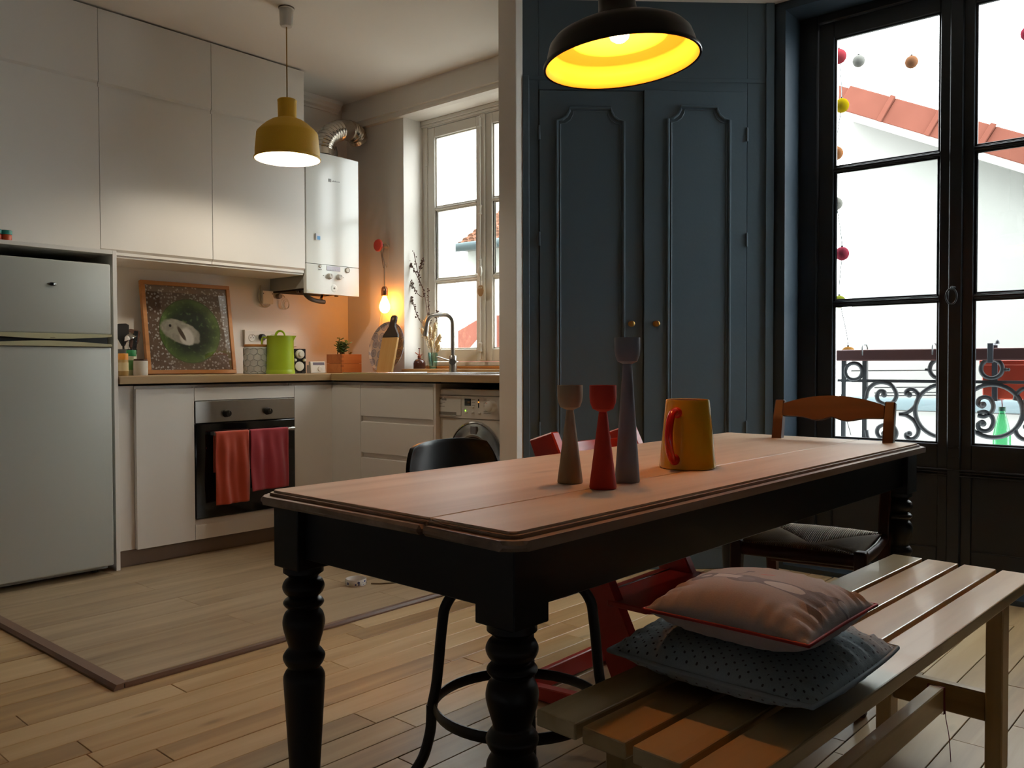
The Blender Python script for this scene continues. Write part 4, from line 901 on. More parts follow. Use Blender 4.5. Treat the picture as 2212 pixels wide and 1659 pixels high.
# cutting board
q = PX(831, 805, 3.50); s = mpp(q)
cb = thing('cutting_board', 'bamboo cutting board with dark handle leaning on the round tray', 'cutting board', (3.498, q.y-.0, CT+.0015)); cb.rotation_euler = (0, rad(13.5), 0); G.world = False
bw, bh = .072, 76*s*1.03; hh = 125*s*1.03
BAM = WOOD('bamboo_board', 'b08048', 'c79a5c', 'd6ae74', rough=.5, axis=2, rnd=.05, fscale=1.6)
prism('blade', [(-bw, 0), (bw, 0), (bw, bh), (-bw, bh)], -.008, .008, 0, BAM, cb, bev=.002)
DKH = M('dark_board_handle', '37302a', .5)
prof = [(bw, bh+.0004), (bw*.93, bh+.02), (bw*.62, bh+.045), (.026, bh+.07), (.021, bh+.095), (.027, hh-.032), (.025, hh-.012), (.014, hh-.001)]
prism('handle', prof+[(-x, z) for x, z in prof[::-1]], -.008, .008, 0, DKH, cb, bev=.002)
lathe('hang_hole', [(.0065, -.0086), (.0085, -.0086), (.0085, .0086), (.0065, .0086)], M('hole_rim', 'a8896a', .5), cb, c=(0, 0, hh-.026), ax=0, seg=20)
lathe('hole_back', [(0, -.0084), (.0066, -.0084), (.0066, -.008), (0, -.008)], M('hole_inside', '8a7a68', .7), cb, c=(0, 0, hh-.026), ax=0, seg=16)
G.world = True
# ---------------------------------------------------------------- cord lamp on a red wall knob
q = PX(818, 530, 3.60); s = mpp(q)
kb = thing('wall_hook', 'round red wall knob holding the lamp cord', 'hook', (3.64, q.y, q.z)); G.world = True
lathe('knob', [(0, -.012), (.036, -.012), (.040, -.006), (.040, 0), (.036, .002), (0, .002)], M('red_lacquer', 'cf4536', .35), kb, c=(3.60, q.y, q.z), ax=0, seg=36)
tube('stem', [(3.60, q.y, q.z), (3.68, q.y, q.z)], .012, M('pale_beech', 'c4b49a', .5), kb, seg=14)
CORD = M('grey_textile_cord', '8d8072', .7)
b0 = PX(831, 664, 3.615); s = mpp(b0); z_s = PX(829, 631, 3.615).z; ly = b0.y
lp = thing('cord_lamp', 'bare glowing filament bulb hanging on a textile cord from the red knob', 'lamp', (3.615, ly, b0.z-.05))
tube('cord', spline([(3.615, ly, z_s+.035), (3.615, ly+.002, z_s+.18), (3.622, q.y-.012, q.z-.06), (3.63, q.y-.016, q.z-.01), (3.63, q.y-.004, q.z+.014), (3.63, q.y+.012, q.z+.006), (3.635, q.y+.016, q.z-.04), (3.655, q.y+.018, q.z-.14)], 8), .0032, CORD, lp)
tube('cord', spline([(3.655, q.y+.018, q.z-.14), (3.66, q.y+.026, q.z-.30), (3.655, q.y+.06, q.z-.5), (3.645, q.y+.10, q.z-.68), (3.64, q.y+.11, CT+.012)], 8), .0032, M('pale_cord', 'c9b59c', .6), lp)
tube('spare_loop', spline([(3.64, q.y-.012, q.z+.02), (3.64, q.y-.045, q.z-.01), (3.64, q.y-.05, q.z-.08), (3.64, q.y-.035, q.z-.14), (3.64, q.y-.02, q.z-.12)], 8), .0025, M('pale_cord', 'c9b59c'), lp)
lathe('socket', [(0, .062), (.012, .060), (.019, .050), (.0205, .03), (.0205, .002), (.017, 0), (0, 0)], M('copper_socket', '9a6a4e', .25, metal=1.), lp, c=(3.615, ly, z_s-.025), seg=24)
zb_ = z_s-.026
lathe('bulb', [(.012, 0), (.016, -.012), (.026, -.035), (.034, -.058), (.035, -.075), (.028, -.096), (.014, -.108), (0, -.111)], M('glowing_bulb', 'ffb050', .3, emis='ff9a38', estr=34.), lp, c=(3.615, ly, zb_), seg=24)
# ---------------------------------------------------------------- window sill things
q = PX(906, 797, 3.74); ms = thing('plant_mister', 'brown glass plant mister with copper pump on the window sill', 'mister', (3.74, q.y, .9585)); s = mpp(q); G.world = False
r_ = 13.2*s
lathe('bottle', [(0, 0), (r_*.97, 0), (r_, .004), (r_, .034), (r_*.9, .048), (r_*.6, .06), (.010, .066), (.010, .072), (0, .072)], M('amber_brown_glass', '4a2a20', .12), ms, seg=28)
COP = M('copper_pump', 'b5654a', .3, metal=.8)
lathe('collar', [(.0, .070), (.011, .070), (.011, .082), (.006, .086), (0, .086)], COP, ms, seg=18)
tube('pump_rod', [(0, 0, .084), (0, 0, .128)], .0028, COP, ms); lathe('plunger', [(0, .128), (.008, .128), (.008, .132), (0, .133)], M('dark_copper2', '5e3a30', .4), ms, seg=14)
tube('nozzle', [(0, 0, .088), (-.006, .014, .094), (-.01, .028, .104)], .0032, COP, ms); tube('trigger', [(0, 0, .09), (.004, -.016, .086), (.006, -.02, .096)], .0025, COP, ms)
G.world = True
q = PX(935.5, 797, 3.74); vs_ = thing('glass_vase', 'small teal-based glass tumbler holding dried flowers on the sill', 'vase', (3.74, q.y, .9585)); G.world = False
lathe('glass', [(0, .012), (.020, .012), (.029, .098), (.0315, .102), (.0325, .102), (.0255, .02), (.023, 0), (0, 0)], GLASS('aqua_glass', 'cfe8e4', .12), vs_, seg=28)
lathe('base_tint', [(0, .001), (.0205, .001), (.0205, .011), (0, .0115)], M('teal_glass', '5db3ae', .1, trans=.6, ior=1.3), vs_, seg=24)
G.world = True
STM = M('dried_stem', '5b4030', .8); PUFF = M('cream_dried_grass', 'c9b48c', .9); BUD = M('dark_dried_buds', '5a463c', .9)
rr_ = random.Random(9); vb = Vector((3.74, q.y, .975))
def W3(px_, py_, X=3.74): return PX(px_, py_, X)
def flower_bits(parent, pts, name, mat, n, size, spread):
    bm = bmesh.new()
    for k in range(n):
        t = rr_.random(); i_ = t*(len(pts)-1); a_ = Vector(pts[int(i_)]); b_ = Vector(pts[min(len(pts)-1, int(i_)+1)]); p_ = a_.lerp(b_, i_-int(i_)) + Vector((rr_.uniform(-spread, spread), rr_.uniform(-spread, spread), rr_.uniform(-spread, spread)))
        bmesh.ops.create_icosphere(bm, subdivisions=1, radius=size*rr_.uniform(.6, 1.2), matrix=Matrix.Translation(p_))
    o = fin(name, bm, mat, parent, 60); o['kind'] = 'stuff'; return o
branches = [([(934, 790), (928, 720), (918, 640), (905, 600), (894, 545)], (894, 620), 16), ([(908, 612), (898, 590), (884, 562)], None, 14), ([(903, 598), (908, 580), (914, 560)], None, 12), ([(912, 642), (900, 632), (884, 600)], None, 12), ([(925, 705), (905, 690), (888, 640)], None, 16), ([(934, 785), (930, 715), (924, 625)], None, 14), ([(935, 790), (933, 740), (942, 690), (946, 672)], None, 10)]
spg = thing('dried_branch', 'tall dark dried flower branch standing in the sill tumbler', 'dried flower', vb)
for pts, _, n_ in branches:
    P_ = spline([W3(*p_, X=3.74) for p_ in pts], 5); tube('twig', P_, .0024, STM, spg, seg=5); flower_bits(spg, P_[len(P_)//2:], 'bud_cluster', BUD, n_+14, .0055, .009)
tube('twig', [vb, W3(933, 770)], .002, STM, spg, seg=5)
grs = thing('dried_grass', 'bunch of cream dried grass heads in the sill tumbler', 'dried flower', vb+Vector((.006, .004, 0)))
for px_, py_ in ((917, 700), (923, 690), (929, 712), (937, 722), (944, 740), (949, 730), (921, 722), (931, 740), (947, 752), (940, 706), (913, 716)):
    tip = W3(px_, py_, 3.735); P_ = spline([vb+Vector((0, 0, .02)), vb.lerp(tip, .55)+Vector((0, .004, .02)), tip], 5); tube('stalk', P_, .0011, PUFF, grs, seg=4)
    bm = bmesh.new(); d_ = (tip-vb).normalized()
    lathe_bm(bm, [(0, -.034), (.009, -.02), (.013, -.004), (.009, .016), (0, .03)], seg=8); bmesh.ops.rotate(bm, verts=bm.verts, cent=(0, 0, 0), matrix=Vector((0, 0, 1)).rotation_difference(d_).to_matrix()); bmesh.ops.translate(bm, verts=bm.verts, vec=tip); fin('grass_head', bm, PUFF, grs, 60)
    flower_bits(grs, [tip-d_*.05, tip+d_*.02], 'grass_fluff', PUFF, 16, .0042, .015)
# owl-shaped tag hanging at the window handle
q = PX(1038, 628, 3.79); ow = thing('owl_tag', 'small brown owl-shaped wooden tag hanging from the window handle', 'ornament', (3.79, q.y, q.z-.035))
WT_ = M('pale_owl_wood', 'b08d62', .6)
lathe('tag_body', [(0, -.034), (.012, -.032), (.023, -.018), (.026, 0), (.022, .02), (.016, .032), (.010, .03), (0, .028)], WT_, ow, c=(3.79, q.y, q.z), seg=24, sx=.16)
for dy in (-.008, .008):
    e_ = lathe('eye', [(0, -.006), (.005, -.0055), (.0055, -.004), (0, -.004)], M('owl_eye', 'd9d2bf', .5), ow, c=(3.79, q.y+dy, q.z+.018), ax=0, seg=14); lathe('pupil', [(0, -.0066), (.002, -.0064), (.002, -.005), (0, -.005)], INK, e_, c=(3.79, q.y+dy, q.z+.018), ax=0, seg=8)
tube('string', [(3.79, q.y, q.z+.028), (3.792, q.y+.004, PX(1037, 592, 3.79).z)], .001, STM, ow, seg=5)
# ---------------------------------------------------------------- yellow pendant
c0 = PZ(618.5, 17, 2.737); dp = depth(c0); s = dp/FPX
YEL = M('mustard_rubber', 'd8a826', .6, bump=.1, bscale=200); YIN = M('white_shade_inside', 'f3efe2', .6)
pe = thing('pendant_lamp', 'mustard yellow rubber pendant lamp hanging in the kitchen', 'lamp', (c0.x, c0.y, 2.737-.75))
zr = CAM.z + (787-341)*s; zn = CAM.z+(787-212)*s
C_ = (c0.x, c0.y, 0)
lathe('ceiling_cup', [(0, 2.7365), (.037, 2.7365), (.037, 2.728), (.034, 2.726), (.032, 2.655), (.026, 2.645), (0, 2.643)], M('white_plastic', 'cfcac0', .4), pe, c=C_, seg=28)
lathe('cup_rim', [(.0335, 2.7367), (.0385, 2.7367), (.0385, 2.7325), (.0335, 2.7325)], M('brown_ring', '6e5b48', .5), pe, c=C_, seg=28)
tube('cord', [(c0.x, c0.y, 2.65), (c0.x, c0.y, zn-.01)], .0032, M('mustard_cord', '9a7a3a', .7), pe, seg=8)
R1 = 71*s; H1 = zn-zr
pr_ = [(0, zn+.001), (18.5*s, zn), (20.5*s, zn-2*s), (20*s, zn-6*s), (19.5*s, zn-38*s), (21*s, zn-41*s), (34*s, zn-46*s), (46*s, zn-54*s), (57*s, zn-64*s), (63.5*s, zn-71*s), (65*s, zn-74*s), (66.5*s, zn-90*s), (68.5*s, zn-110*s), (68.5*s, zr+6*s), (R1, zr+3*s), (R1, zr)]
lathe('shade', pr_+[(R1*.97, zr)], YEL, pe, c=C_, seg=64, smooth=28)
lathe('shade_lining', [(R1*.968, zr), (66.5*s, zr+6*s), (66*s, zn-108*s), (64*s, zn-90*s), (62.5*s, zn-75*s), (55*s, zn-66.5*s), (44*s, zn-56.5*s), (32*s, zn-48.5*s), (17*s, zn-43*s), (0, zn-42*s)], YIN, pe, c=C_, seg=64)
lathe('bulb', [(0, zr+.025), (.016, zr+.028), (.028, zr+.042), (.030, zr+.058), (.024, zr+.08), (.014, zr+.10), (.014, zr+.125), (0, zr+.125)], M('white_bulb', 'fff4dc', .3, emis='fff3e0', estr=260.), pe, c=C_, seg=24)
# bowl on the kitchen floor
q = PZ(763.5, 1267, .015); s = mpp(q); pb = thing('pet_bowl', 'small white bowl with blue flower band on the kitchen floor', 'bowl', (q.x+.03, q.y+.02, .0152)); G.world = False
rb = 23*s
tm = bpy.data.materials.new('blue_flower_band'); tm.use_nodes = True; nt = tm.node_tree; bs = nt.nodes['Principled BSDF']; L = nt.links.new
tc = nn(nt, 'ShaderNodeTexCoord'); v1 = nn(nt, 'ShaderNodeTexVoronoi'); v1.inputs['Scale'].default_value = 62; L(tc.outputs['Object'], v1.inputs[0])
cr = nn(nt, 'ShaderNodeValToRGB'); cr.color_ramp.interpolation = 'CONSTANT'; el = cr.color_ramp.elements; el[0].color = lin('c9b36a'); el[1].position = .12; el[1].color = lin('4a5a92'); k_ = el.new(.36); k_.color = lin('dcdad4')
L(v1.outputs[0], cr.inputs[0]); L(cr.outputs[0], bs.inputs['Base Color']); bs.inputs['Roughness'].default_value = .2
lathe('bowl', [(0, .004), (rb*.88, .004), (rb*.93, .028), (rb*.98, .028), (rb*.985, .024), (rb*.97, .003), (rb*.94, 0), (0, 0)], M('white_porcelain', 'dcdad4', .2), pb, seg=40)
lathe('pattern_band', [(rb*.975, .005), (rb*.99, .006), (rb*.995, .022), (rb*.985, .023)], tm, pb, seg=40)
G.world = True
q2 = PZ(812, 1262, .02); tag(tube('twig', [(q.x+.075, q.y-.03, .0185), (q2.x+.02, q2.y, .0185), (q2.x+.12, q2.y-.07, .0185)], .003, M('dry_twig', '6b5a42', .8)), 'thin dry stick lying beside the pet bowl', 'stick')
# ================================================================== DINING SIDE
# ---------------------------------------------------------------- table
TT = .73; TA = rad(-1.4); ta, tb = .962, .332
near = PZ(1110, 1150, TT)
tcn = near + Vector((math.cos(TA)*ta-math.sin(TA)*tb, math.sin(TA)*ta+math.cos(TA)*tb, 0)); tcn.z = 0
tbl = thing('dining_table', 'long farmhouse dining table with bare pine top and black turned legs', 'table', tcn, TA)
G.world = False
PINE = WOOD('worn_pine_top', 'a08469', 'c4aa8f', 'd6c0a6', rough=.5, axis=0, rnd=.08, knots=.35, fscale=.8, spec=.35)
PINEE = WOOD('worn_pine_edge', '4a3628', '8f7460', 'bca48c', rough=.38, axis=0, rnd=.05, fscale=1.2)
BLKT = M('black_satin_paint', '0b0c0d', .42, var=.1, scale=12)
BRD = .024
def rrect(x0, x1, y0, y1, r, corners, n=5):
    """outline with rounded corners listed in corners (0=x0y0,1=x1y0,2=x1y1,3=x0y1)"""
    pts = []
    for k, (cx_, cy_, sx, sy) in enumerate(((x0, y0, 1, 1), (x1, y0, -1, 1), (x1, y1, -1, -1), (x0, y1, 1, -1))):
        if k in corners:
            a0 = (180, 270, 0, 90)[k]
            for i in range(n+1): t = rad(a0+90*i/n); pts.append((cx_+sx*r+r*math.cos(t), cy_+sy*r+r*math.sin(t)))
        else: pts.append((cx_, cy_))
    return pts
crack = .186
def top_board(y0, y1, out0, out1):
    cor = ([0, 1] if out0 else []) + ([2, 3] if out1 else [])
    o = prism('tabletop_board', rrect(-ta, ta, y0, y1, .012, cor), TT-.014, TT, 2, PINE, tbl, bev=.002)
    ya, yb_ = (y0-BRD if out0 else y0), (y1+BRD if out1 else y1)
    # moulded border, stepping down and outwards
    e = prism('moulded_edge', rrect(-ta-BRD*.3, ta+BRD*.3, y0-BRD*.3*out0, y1+BRD*.3*out1, .018, cor), TT-.0160, TT-.0045, 2, PINEE, o, bev=.002)
    prism('lower_edge', rrect(-ta-BRD, ta+BRD, ya, yb_, .032, cor), TT-.027, TT-.0105, 2, PINEE, o, bev=.006)
top_board(-tb, -tb+crack-.0016, 1, 0)
top_board(-tb+crack+.0016, tb, 0, 1)
lx, ly_ = ta-.045, tb-.045
_k = [(.0405, .563), (.029, .553), (.0375, .546), (.0425, .533), (.0375, .520), (.0285, .512), (.0370, .507), (.0410, .500), (.0370, .493), (.0305, .488), (.0385, .478), (.0425, .462), (.0410, .447), (.0360, .428), (.0310, .409), (.0360, .402), (.0425, .390), (.0380, .376), (.0315, .367), (.0370, .360), (.0415, .350), (.0418, .338)]
LEGP = [(0, .574), (.0405, .574)] + [(p.x, p.y) for p in spline([(a_, b_, 0) for a_, b_ in _k], 4)] + [(.026, .075), (.028, .065), (.031, .052), (.028, .035), (.022, .0), (0, 0)]
for sx in (-1, 1):
    for sy in (-1, 1):
        c_ = (sx*lx, sy*ly_, 0)
        lg = lathe('leg', LEGP, BLKT, tbl, c=c_, seg=40, smooth=35)
        box('leg_block', (c_[0]-.042, c_[0]+.042, c_[1]-.042, c_[1]+.042, .5745, TT-.0275), BLKT, lg, bev=.002)
for sy in (-1, 1): box('apron', (-lx+.042, lx-.042, sy*(ly_+.012)-.012, sy*(ly_+.012)+.012, .597, TT-.0275), BLKT, tbl, bev=.0015)
for sx in (-1, 1): box('apron', (sx*(lx+.012)-.012, sx*(lx+.012)+.012, -ly_+.042, ly_-.042, .597, TT-.0275), BLKT, tbl, bev=.0015)
G.world = True
# ---------------------------------------------------------------- candle holders and pitcher on the table
def candle(label, col, px_, pyb, pyt, wpx, seat):
    q = PZ(px_, pyb, TT); s = mpp(q); h = (pyb-pyt)*s*.985
    c = thing('candle_holder', label, 'candle holder', (q.x, q.y, TT+.0003)); G.world = False
    m_ = M('matt_'+col, col, .75, var=.02, scale=30)
    rb = wpx[0]/2*s; rn = wpx[1]/2*s; rc = wpx[2]/2*s; hc = seat*s
    lathe('stem', [(0, 0), (rb*.97, 0), (rb, .003), (rb*.99, .006), (rn, h-hc-.001), (0, h-hc+.004)], m_, c, seg=40, smooth=30)
    lathe('cup', [(0, h-hc), (rn, h-hc), (rc*.78, h-hc+.006), (rc*.95, h-hc+.018), (rc, h-hc+.03), (rc, h-.001), (rc*.98, h), (rc*.93, h), (rc*.92, h-.02), (0, h-.022)], m_, c, seg=40, smooth=40)
    G.world = True; return c
candle('short beige candle holder next to the red one', '98917f', 1231.5, 1043, 829, (55, 16, 55), 53)
candle('short red candle holder between beige and blue-grey ones', 'bf3a30', 1302.5, 1055, 829, (59, 18, 58), 57)
candle('tall blue-grey candle holder behind the red one', '7f8a9a', 1355, 1041, 725, (54, 20, 55), 57)
q = PZ(1485, 1010, TT); s = mpp(q)
jg = thing('pitcher', 'yellow enamel pitcher with red handle on the dining table', 'pitcher', (q.x, q.y, TT+.0003)); G.world = False
YJ = M('yellow_glaze', 'cda028', .12, coat=.3); RJ = M('red_glaze', 'c0231c', .12, coat=.3); PK = M('pinkish_inside', 'c9a08c', .3)
rb, rt, h = 60.5*s, 46.5*s, 147*s
lathe('body', [(0, 0), (rb*.96, 0), (rb, .004), (rb*.985, .010), (rt*1.005, h-.003), (rt*.985, h), (rt*.95, h-.001)], YJ, jg, seg=56)
lathe('inside', [(rt*.952, h-.001), (rb*.90, .014), (0, .012)], PK, jg, seg=56)
hd = (CAM-Vector(jg.location)); hd.z = 0; hd.normalize(); lf = -Vector((CR.x, CR.y, 0)).normalized(); hd = (hd*.78+lf*.45).normalized()
sl_ = lambda z: rb+(rt-rb)*z/h
hpts = [hd*(sl_(h*.82)-.004)+Vector((0, 0, h*.82)), hd*(sl_(h*.82)+.016)+Vector((0, 0, h*.825)), hd*(sl_(h*.7)+.030)+Vector((0, 0, h*.74)), hd*(sl_(h*.5)+.036)+Vector((0, 0, h*.52)), hd*(sl_(h*.3)+.028)+Vector((0, 0, h*.30)), hd*(sl_(h*.16)+.012)+Vector((0, 0, h*.165)), hd*(sl_(h*.14)-.004)+Vector((0, 0, h*.15))]
tube('handle', spline([tuple(p) for p in hpts], 8), .0095, RJ, jg, seg=14)
for zz in (.82, .15):
    bm = bmesh.new(); bmesh.ops.create_uvsphere(bm, u_segments=16, v_segments=10, radius=.0135, matrix=Matrix.Translation(hd*(sl_(h*zz)+.001)+Vector((0, 0, h*zz)))); fin('handle_root', bm, RJ, jg, 60)
G.world = True
# ---------------------------------------------------------------- black dome pendant over the table
LD = 2.12
pc0 = CAM + ray(1343, 134)*LD; s = LD/FPX
bl_ = thing('pendant_lamp', 'black enamel dome pendant lamp with golden inside over the dining table', 'lamp', (pc0.x, pc0.y, pc0.z-.05)); C_ = (pc0.x, pc0.y, 0)
zr = pc0.z; R1 = 169*s
BLK = M('black_enamel', '15110f', .3); GLD = M('gold_lining', 'e8b04a', .35, metal=.0)
z_ = lambda px_: zr+px_*s
LTILT = Matrix.Rotation(rad(4.8), 4, -Vector((FW.x, FW.y, 0)).normalized())
def tilted(o):
    p = Vector((0, 0, .05)); o.data.transform(Matrix.Translation(p) @ LTILT @ Matrix.Translation(-p)); return o
tilted(lathe('shade', [(R1*.985, zr-.003), (R1, zr-.001), (R1*1.0, zr+.003), (R1*.965, zr+.006), (R1*.94, z_(26)), (R1*.905, z_(44)), (R1*.84, z_(56)), (R1*.70, z_(68)), (R1*.50, z_(79)), (R1*.36, z_(86)), (R1*.31, z_(91)), (R1*.285, z_(99)), (R1*.245, z_(110)), (R1*.235, z_(130)), (R1*.22, z_(200)), (R1*.16, z_(225)), (R1*.06, z_(238)), (0, z_(240))], BLK, bl_, c=C_, seg=72, smooth=35))
tilted(lathe('lining', [(R1*.98, zr-.002), (R1*.93, zr+.008), (R1*.905, z_(25)), (R1*.87, z_(41)), (R1*.845, z_(44)), (R1*.62, z_(49)), (R1*.585, z_(52)), (R1*.50, z_(70)), (R1*.40, z_(79)), (R1*.28, z_(84)), (0, z_(86))], GLD, bl_, c=C_, seg=72, smooth=35))
tilted(lathe('rim', [(R1*.975, zr-.004), (R1*1.004, zr-.004), (R1*1.008, zr), (R1*1.004, zr+.004), (R1*.985, zr+.004)], BLK, bl_, c=C_, seg=72))
tilted(lathe('bulb', [(0, z_(42)), (.012, z_(43.5)), (.022, z_(50)), (.025, z_(58)), (.022, z_(66)), (.014, z_(77)), (.013, z_(85)), (0, z_(85))], M('warm_bulb', 'ffb050', .3, emis='ffb060', estr=330.), bl_, c=C_, seg=24))
tp_ = LTILT @ Vector((0, 0, 238*s)); tp_ += Vector((pc0.x, pc0.y, zr))
tube('cord', [tp_, (tp_.x, tp_.y, 2.70)], .0035, BLACKP, bl_)
lathe('ceiling_rose', [(0, 2.699), (.05, 2.699), (.048, 2.69), (.03, 2.67), (0, 2.665)], BLK, bl_, c=(tp_.x, tp_.y, 0), seg=28)
# ---------------------------------------------------------------- bench
bn0, bn1 = PZ(1158, 1532, .45), PZ(1925, 1198, .45)
BA = math.atan2(bn1.y-bn0.y, bn1.x-bn0.x); BLn = (bn1-bn0).length+.015; BWd = .351
bnc = bn0 + Vector((math.cos(BA)*BLn/2+math.sin(BA)*BWd/2, math.sin(BA)*BLn/2-math.cos(BA)*BWd/2, 0)); bnc.z = 0
bn = thing('bench', 'slatted light birch bench along the near side of the dining table', 'bench', bnc, BA); G.world = False
BIR = WOOD('birch_bench', 'a88759', 'c9ad7e', 'dcc59b', rough=.28, axis=0, rnd=.12, knots=.35, fscale=1.1, coat=.2)
BIRL = WOOD('birch_bench_upright', '8e6c3e', 'ae8d5c', 'c4a676', rough=.36, axis=2, rnd=.12, fscale=1.1)
BIRC = WOOD('birch_bench_cross', '8e6c3e', 'ae8d5c', 'c4a676', rough=.36, axis=1, rnd=.12, fscale=1.1)
hl, hw = BLn/2, BWd/2; sw = .0785; gp = (BWd-4*sw)/3
for k in range(4): y0 = hw-sw-k*(sw+gp); box('slat', (-hl, hl, y0, y0+sw, .424, .45), BIR, bn, bev=.003, seg=2)
ex = hl-.165
for sx in (-1, 1):
    for sy in (-1, 1): box('leg', (sx*ex-.027, sx*ex+.027, sy*(hw-.046)-.019, sy*(hw-.046)+.019, 0, .4235), BIRL, bn, bev=.003)
    box('end_rail', (sx*ex-.014, sx*ex+.014, -hw+.066, hw-.066, .112, .182), BIRC, bn, bev=.003)
    box('cross_batten', (sx*ex-.02, sx*ex+.02, -hw+.027, hw-.027, .385, .4235), BIRC, bn, bev=.002)
box('stretcher', (-ex+.0145, ex-.0145, -.017, .017, .112, .173), BIR, bn, bev=.003)
G.world = True
# red thread tied round the stretcher joint
G.world = False
THR = M('red_thread', '8a3a44', .8)
trd = thing('red_thread', 'dark red thread knotted round the bench stretcher joint', 'thread', bnc+Vector((math.cos(BA)*(ex-.03), math.sin(BA)*(ex-.03), .109)), BA)
for k in range(2): tube('wrap', [(0+.006*k, -.0195, .0), (0.006*k, -.0195, .0665), (.004*k+.002, .0195, .0665), (.004*k, .0195, 0)], .0012, THR, trd, seg=5, closed=True)
tube('loose_end', spline([(.006, -.0200, .03), (.008, -.022, -.01), (.006, -.03, -.05), (.0, -.035, -.085), (-.01, -.04, -.11)], 5), .0011, THR, trd, seg=5)
G.world = True
# ---------------------------------------------------------------- cushions
def cushion(name, label, cx_, cy_, zb_, rz, sx, sy, th, mat, pipe, seed, sag=0., tilt=(0, 0), rnd_=.10):
    c = thing(name, label, 'cushion', (cx_, cy_, zb_), rz); c.rotation_euler = (tilt[0], tilt[1], rz); G.world = False
    rr = random.Random(seed); N = 44; ph = [rr.uniform(0, 6.28) for _ in range(8)]
    def edge(u, v):      # pulled-in sides, pointed corners
        k = .07; return (u*math.sqrt(1-rnd_*v*v)*(1+rnd_*.18)*(1-k*(1-v*v)*(abs(u)**3)), v*math.sqrt(1-rnd_*u*u)*(1+rnd_*.18)*(1-k*(1-u*u)*(abs(v)**3)))
    def hgt(u, v): return max(0., (1-abs(u)**2.6)*(1-abs(v)**2.6))**.55
    def wr(u, v):
        e = max(abs(u), abs(v)); a = (1-min(1, (1-e)/.45))
        t = v if abs(u) > abs(v) else u
        return a*(1-e*.4)*(.0065*math.sin(t*31+ph[0])+.004*math.sin(t*57+ph[1]))*min(1, (1-e)*9) + .003*math.sin(u*5+ph[2])*math.sin(v*4+ph[3])*hgt(u, v)
    bm = bmesh.new(); top = []; bot = []
    seam = .47
    for i in range(N+1):
        rt_, rb_ = [], []
        for j in range(N+1):
            u = math.sin((2*i/N-1)*math.pi/2); v = math.sin((2*j/N-1)*math.pi/2)
            eu, ev = edge(u, v); hh_ = hgt(u, v)
            x, y = eu*sx/2, ev*sy/2
            dz = sag*(abs(u)**2+abs(v)**2)*.5
            vt = bm.verts.new((x, y, th*seam-dz+hh_*th*(1-seam)+wr(u, v))); rt_.append(vt)
            if i in (0, N) or j in (0, N): rb_.append(vt)
            else: rb_.append(bm.verts.new((x, y, max(th*seam*(1-hh_)-dz*.6+wr(v, u)*.4, .0008+.0))))
        top.append(rt_); bot.append(rb_)
    for i in range(N):
        for j in range(N):
            bm.faces.new((top[i][j], top[i+1][j], top[i+1][j+1], top[i][j+1])); bm.faces.new((bot[i][j], bot[i][j+1], bot[i+1][j+1], bot[i+1][j]))
    loop = [top[i][0].co.copy() for i in range(N)]+[top[N][j].co.copy() for j in range(N)]+[top[i][N].co.copy() for i in range(N, 0, -1)]+[top[0][j].co.copy() for j in range(N, 0, -1)]
    b = fin('cover', bm, mat, c, 180)
    if pipe: tube('piping', [p*1.004 for p in loop], pipe[1], pipe[0], c, seg=8, closed=True)
    G.world = True; return c
# dotted grey-blue fabric
dm = bpy.data.materials.new('dotted_fabric'); dm.use_nodes = True; nt = dm.node_tree; bs = nt.nodes['Principled BSDF']; L = nt.links.new
tc = nn(nt, 'ShaderNodeTexCoord'); sp = nn(nt, 'ShaderNodeSeparateXYZ'); L(tc.outputs['Object'], sp.inputs[0])
def stagger(axis_a, axis_b, per, r):
    """distance to a staggered dot lattice"""
    row = mth('DIVIDE', axis_b, per*.5); fl_ = mth('FLOOR', row); par = mth('MULTIPLY', mth('MODULO', fl_, 2.), .5)
    fa = mth('SUBTRACT', mth('FRACT', mth('ADD', mth('DIVIDE', axis_a, per), par)), .5); fb_ = mth('SUBTRACT', mth('FRACT', row), .5)
    d2 = mth('SQRT', mth('ADD', mth('POWER', mth('MULTIPLY', fa, per), 2.), mth('POWER', mth('MULTIPLY', fb_, per*.5), 2.)))
    return mth('LESS_THAN', d2, r)
ua = mth('ADD', sp.outputs[0], 5.); va = mth('ADD', sp.outputs[1], 5.)
dots = stagger(ua, va, .0185, .0019)
no = nn(nt, 'ShaderNodeTexNoise'); no.inputs['Scale'].default_value = 400; L(tc.outputs['Object'], no.inputs[0])
bc = mixc(no.outputs[0], lin('7f8e96'), lin('93a1a8'))
L(mixc(dots, bc, lin('3c3d42')), bs.inputs['Base Color']); bs.inputs['Roughness'].default_value = .9; bs.inputs['Sheen Weight'].default_value = .25
bp_ = nn(nt, 'ShaderNodeBump'); bp_.inputs['Strength'].default_value = .2; bp_.inputs['Distance'].default_value = .002; L(no.outputs[0], bp_.inputs['Height']); L(bp_.outputs[0], bs.inputs['Normal'])
GP = M('grey_piping', '8e9ba1', .9)
cushion('cushion', 'large grey-blue cushion with small dark dots lying on the bench', 1.366, .632, .4503, BA+rad(1), .372, .385, .094, dm, (GP, .004), 3, rnd_=.20)
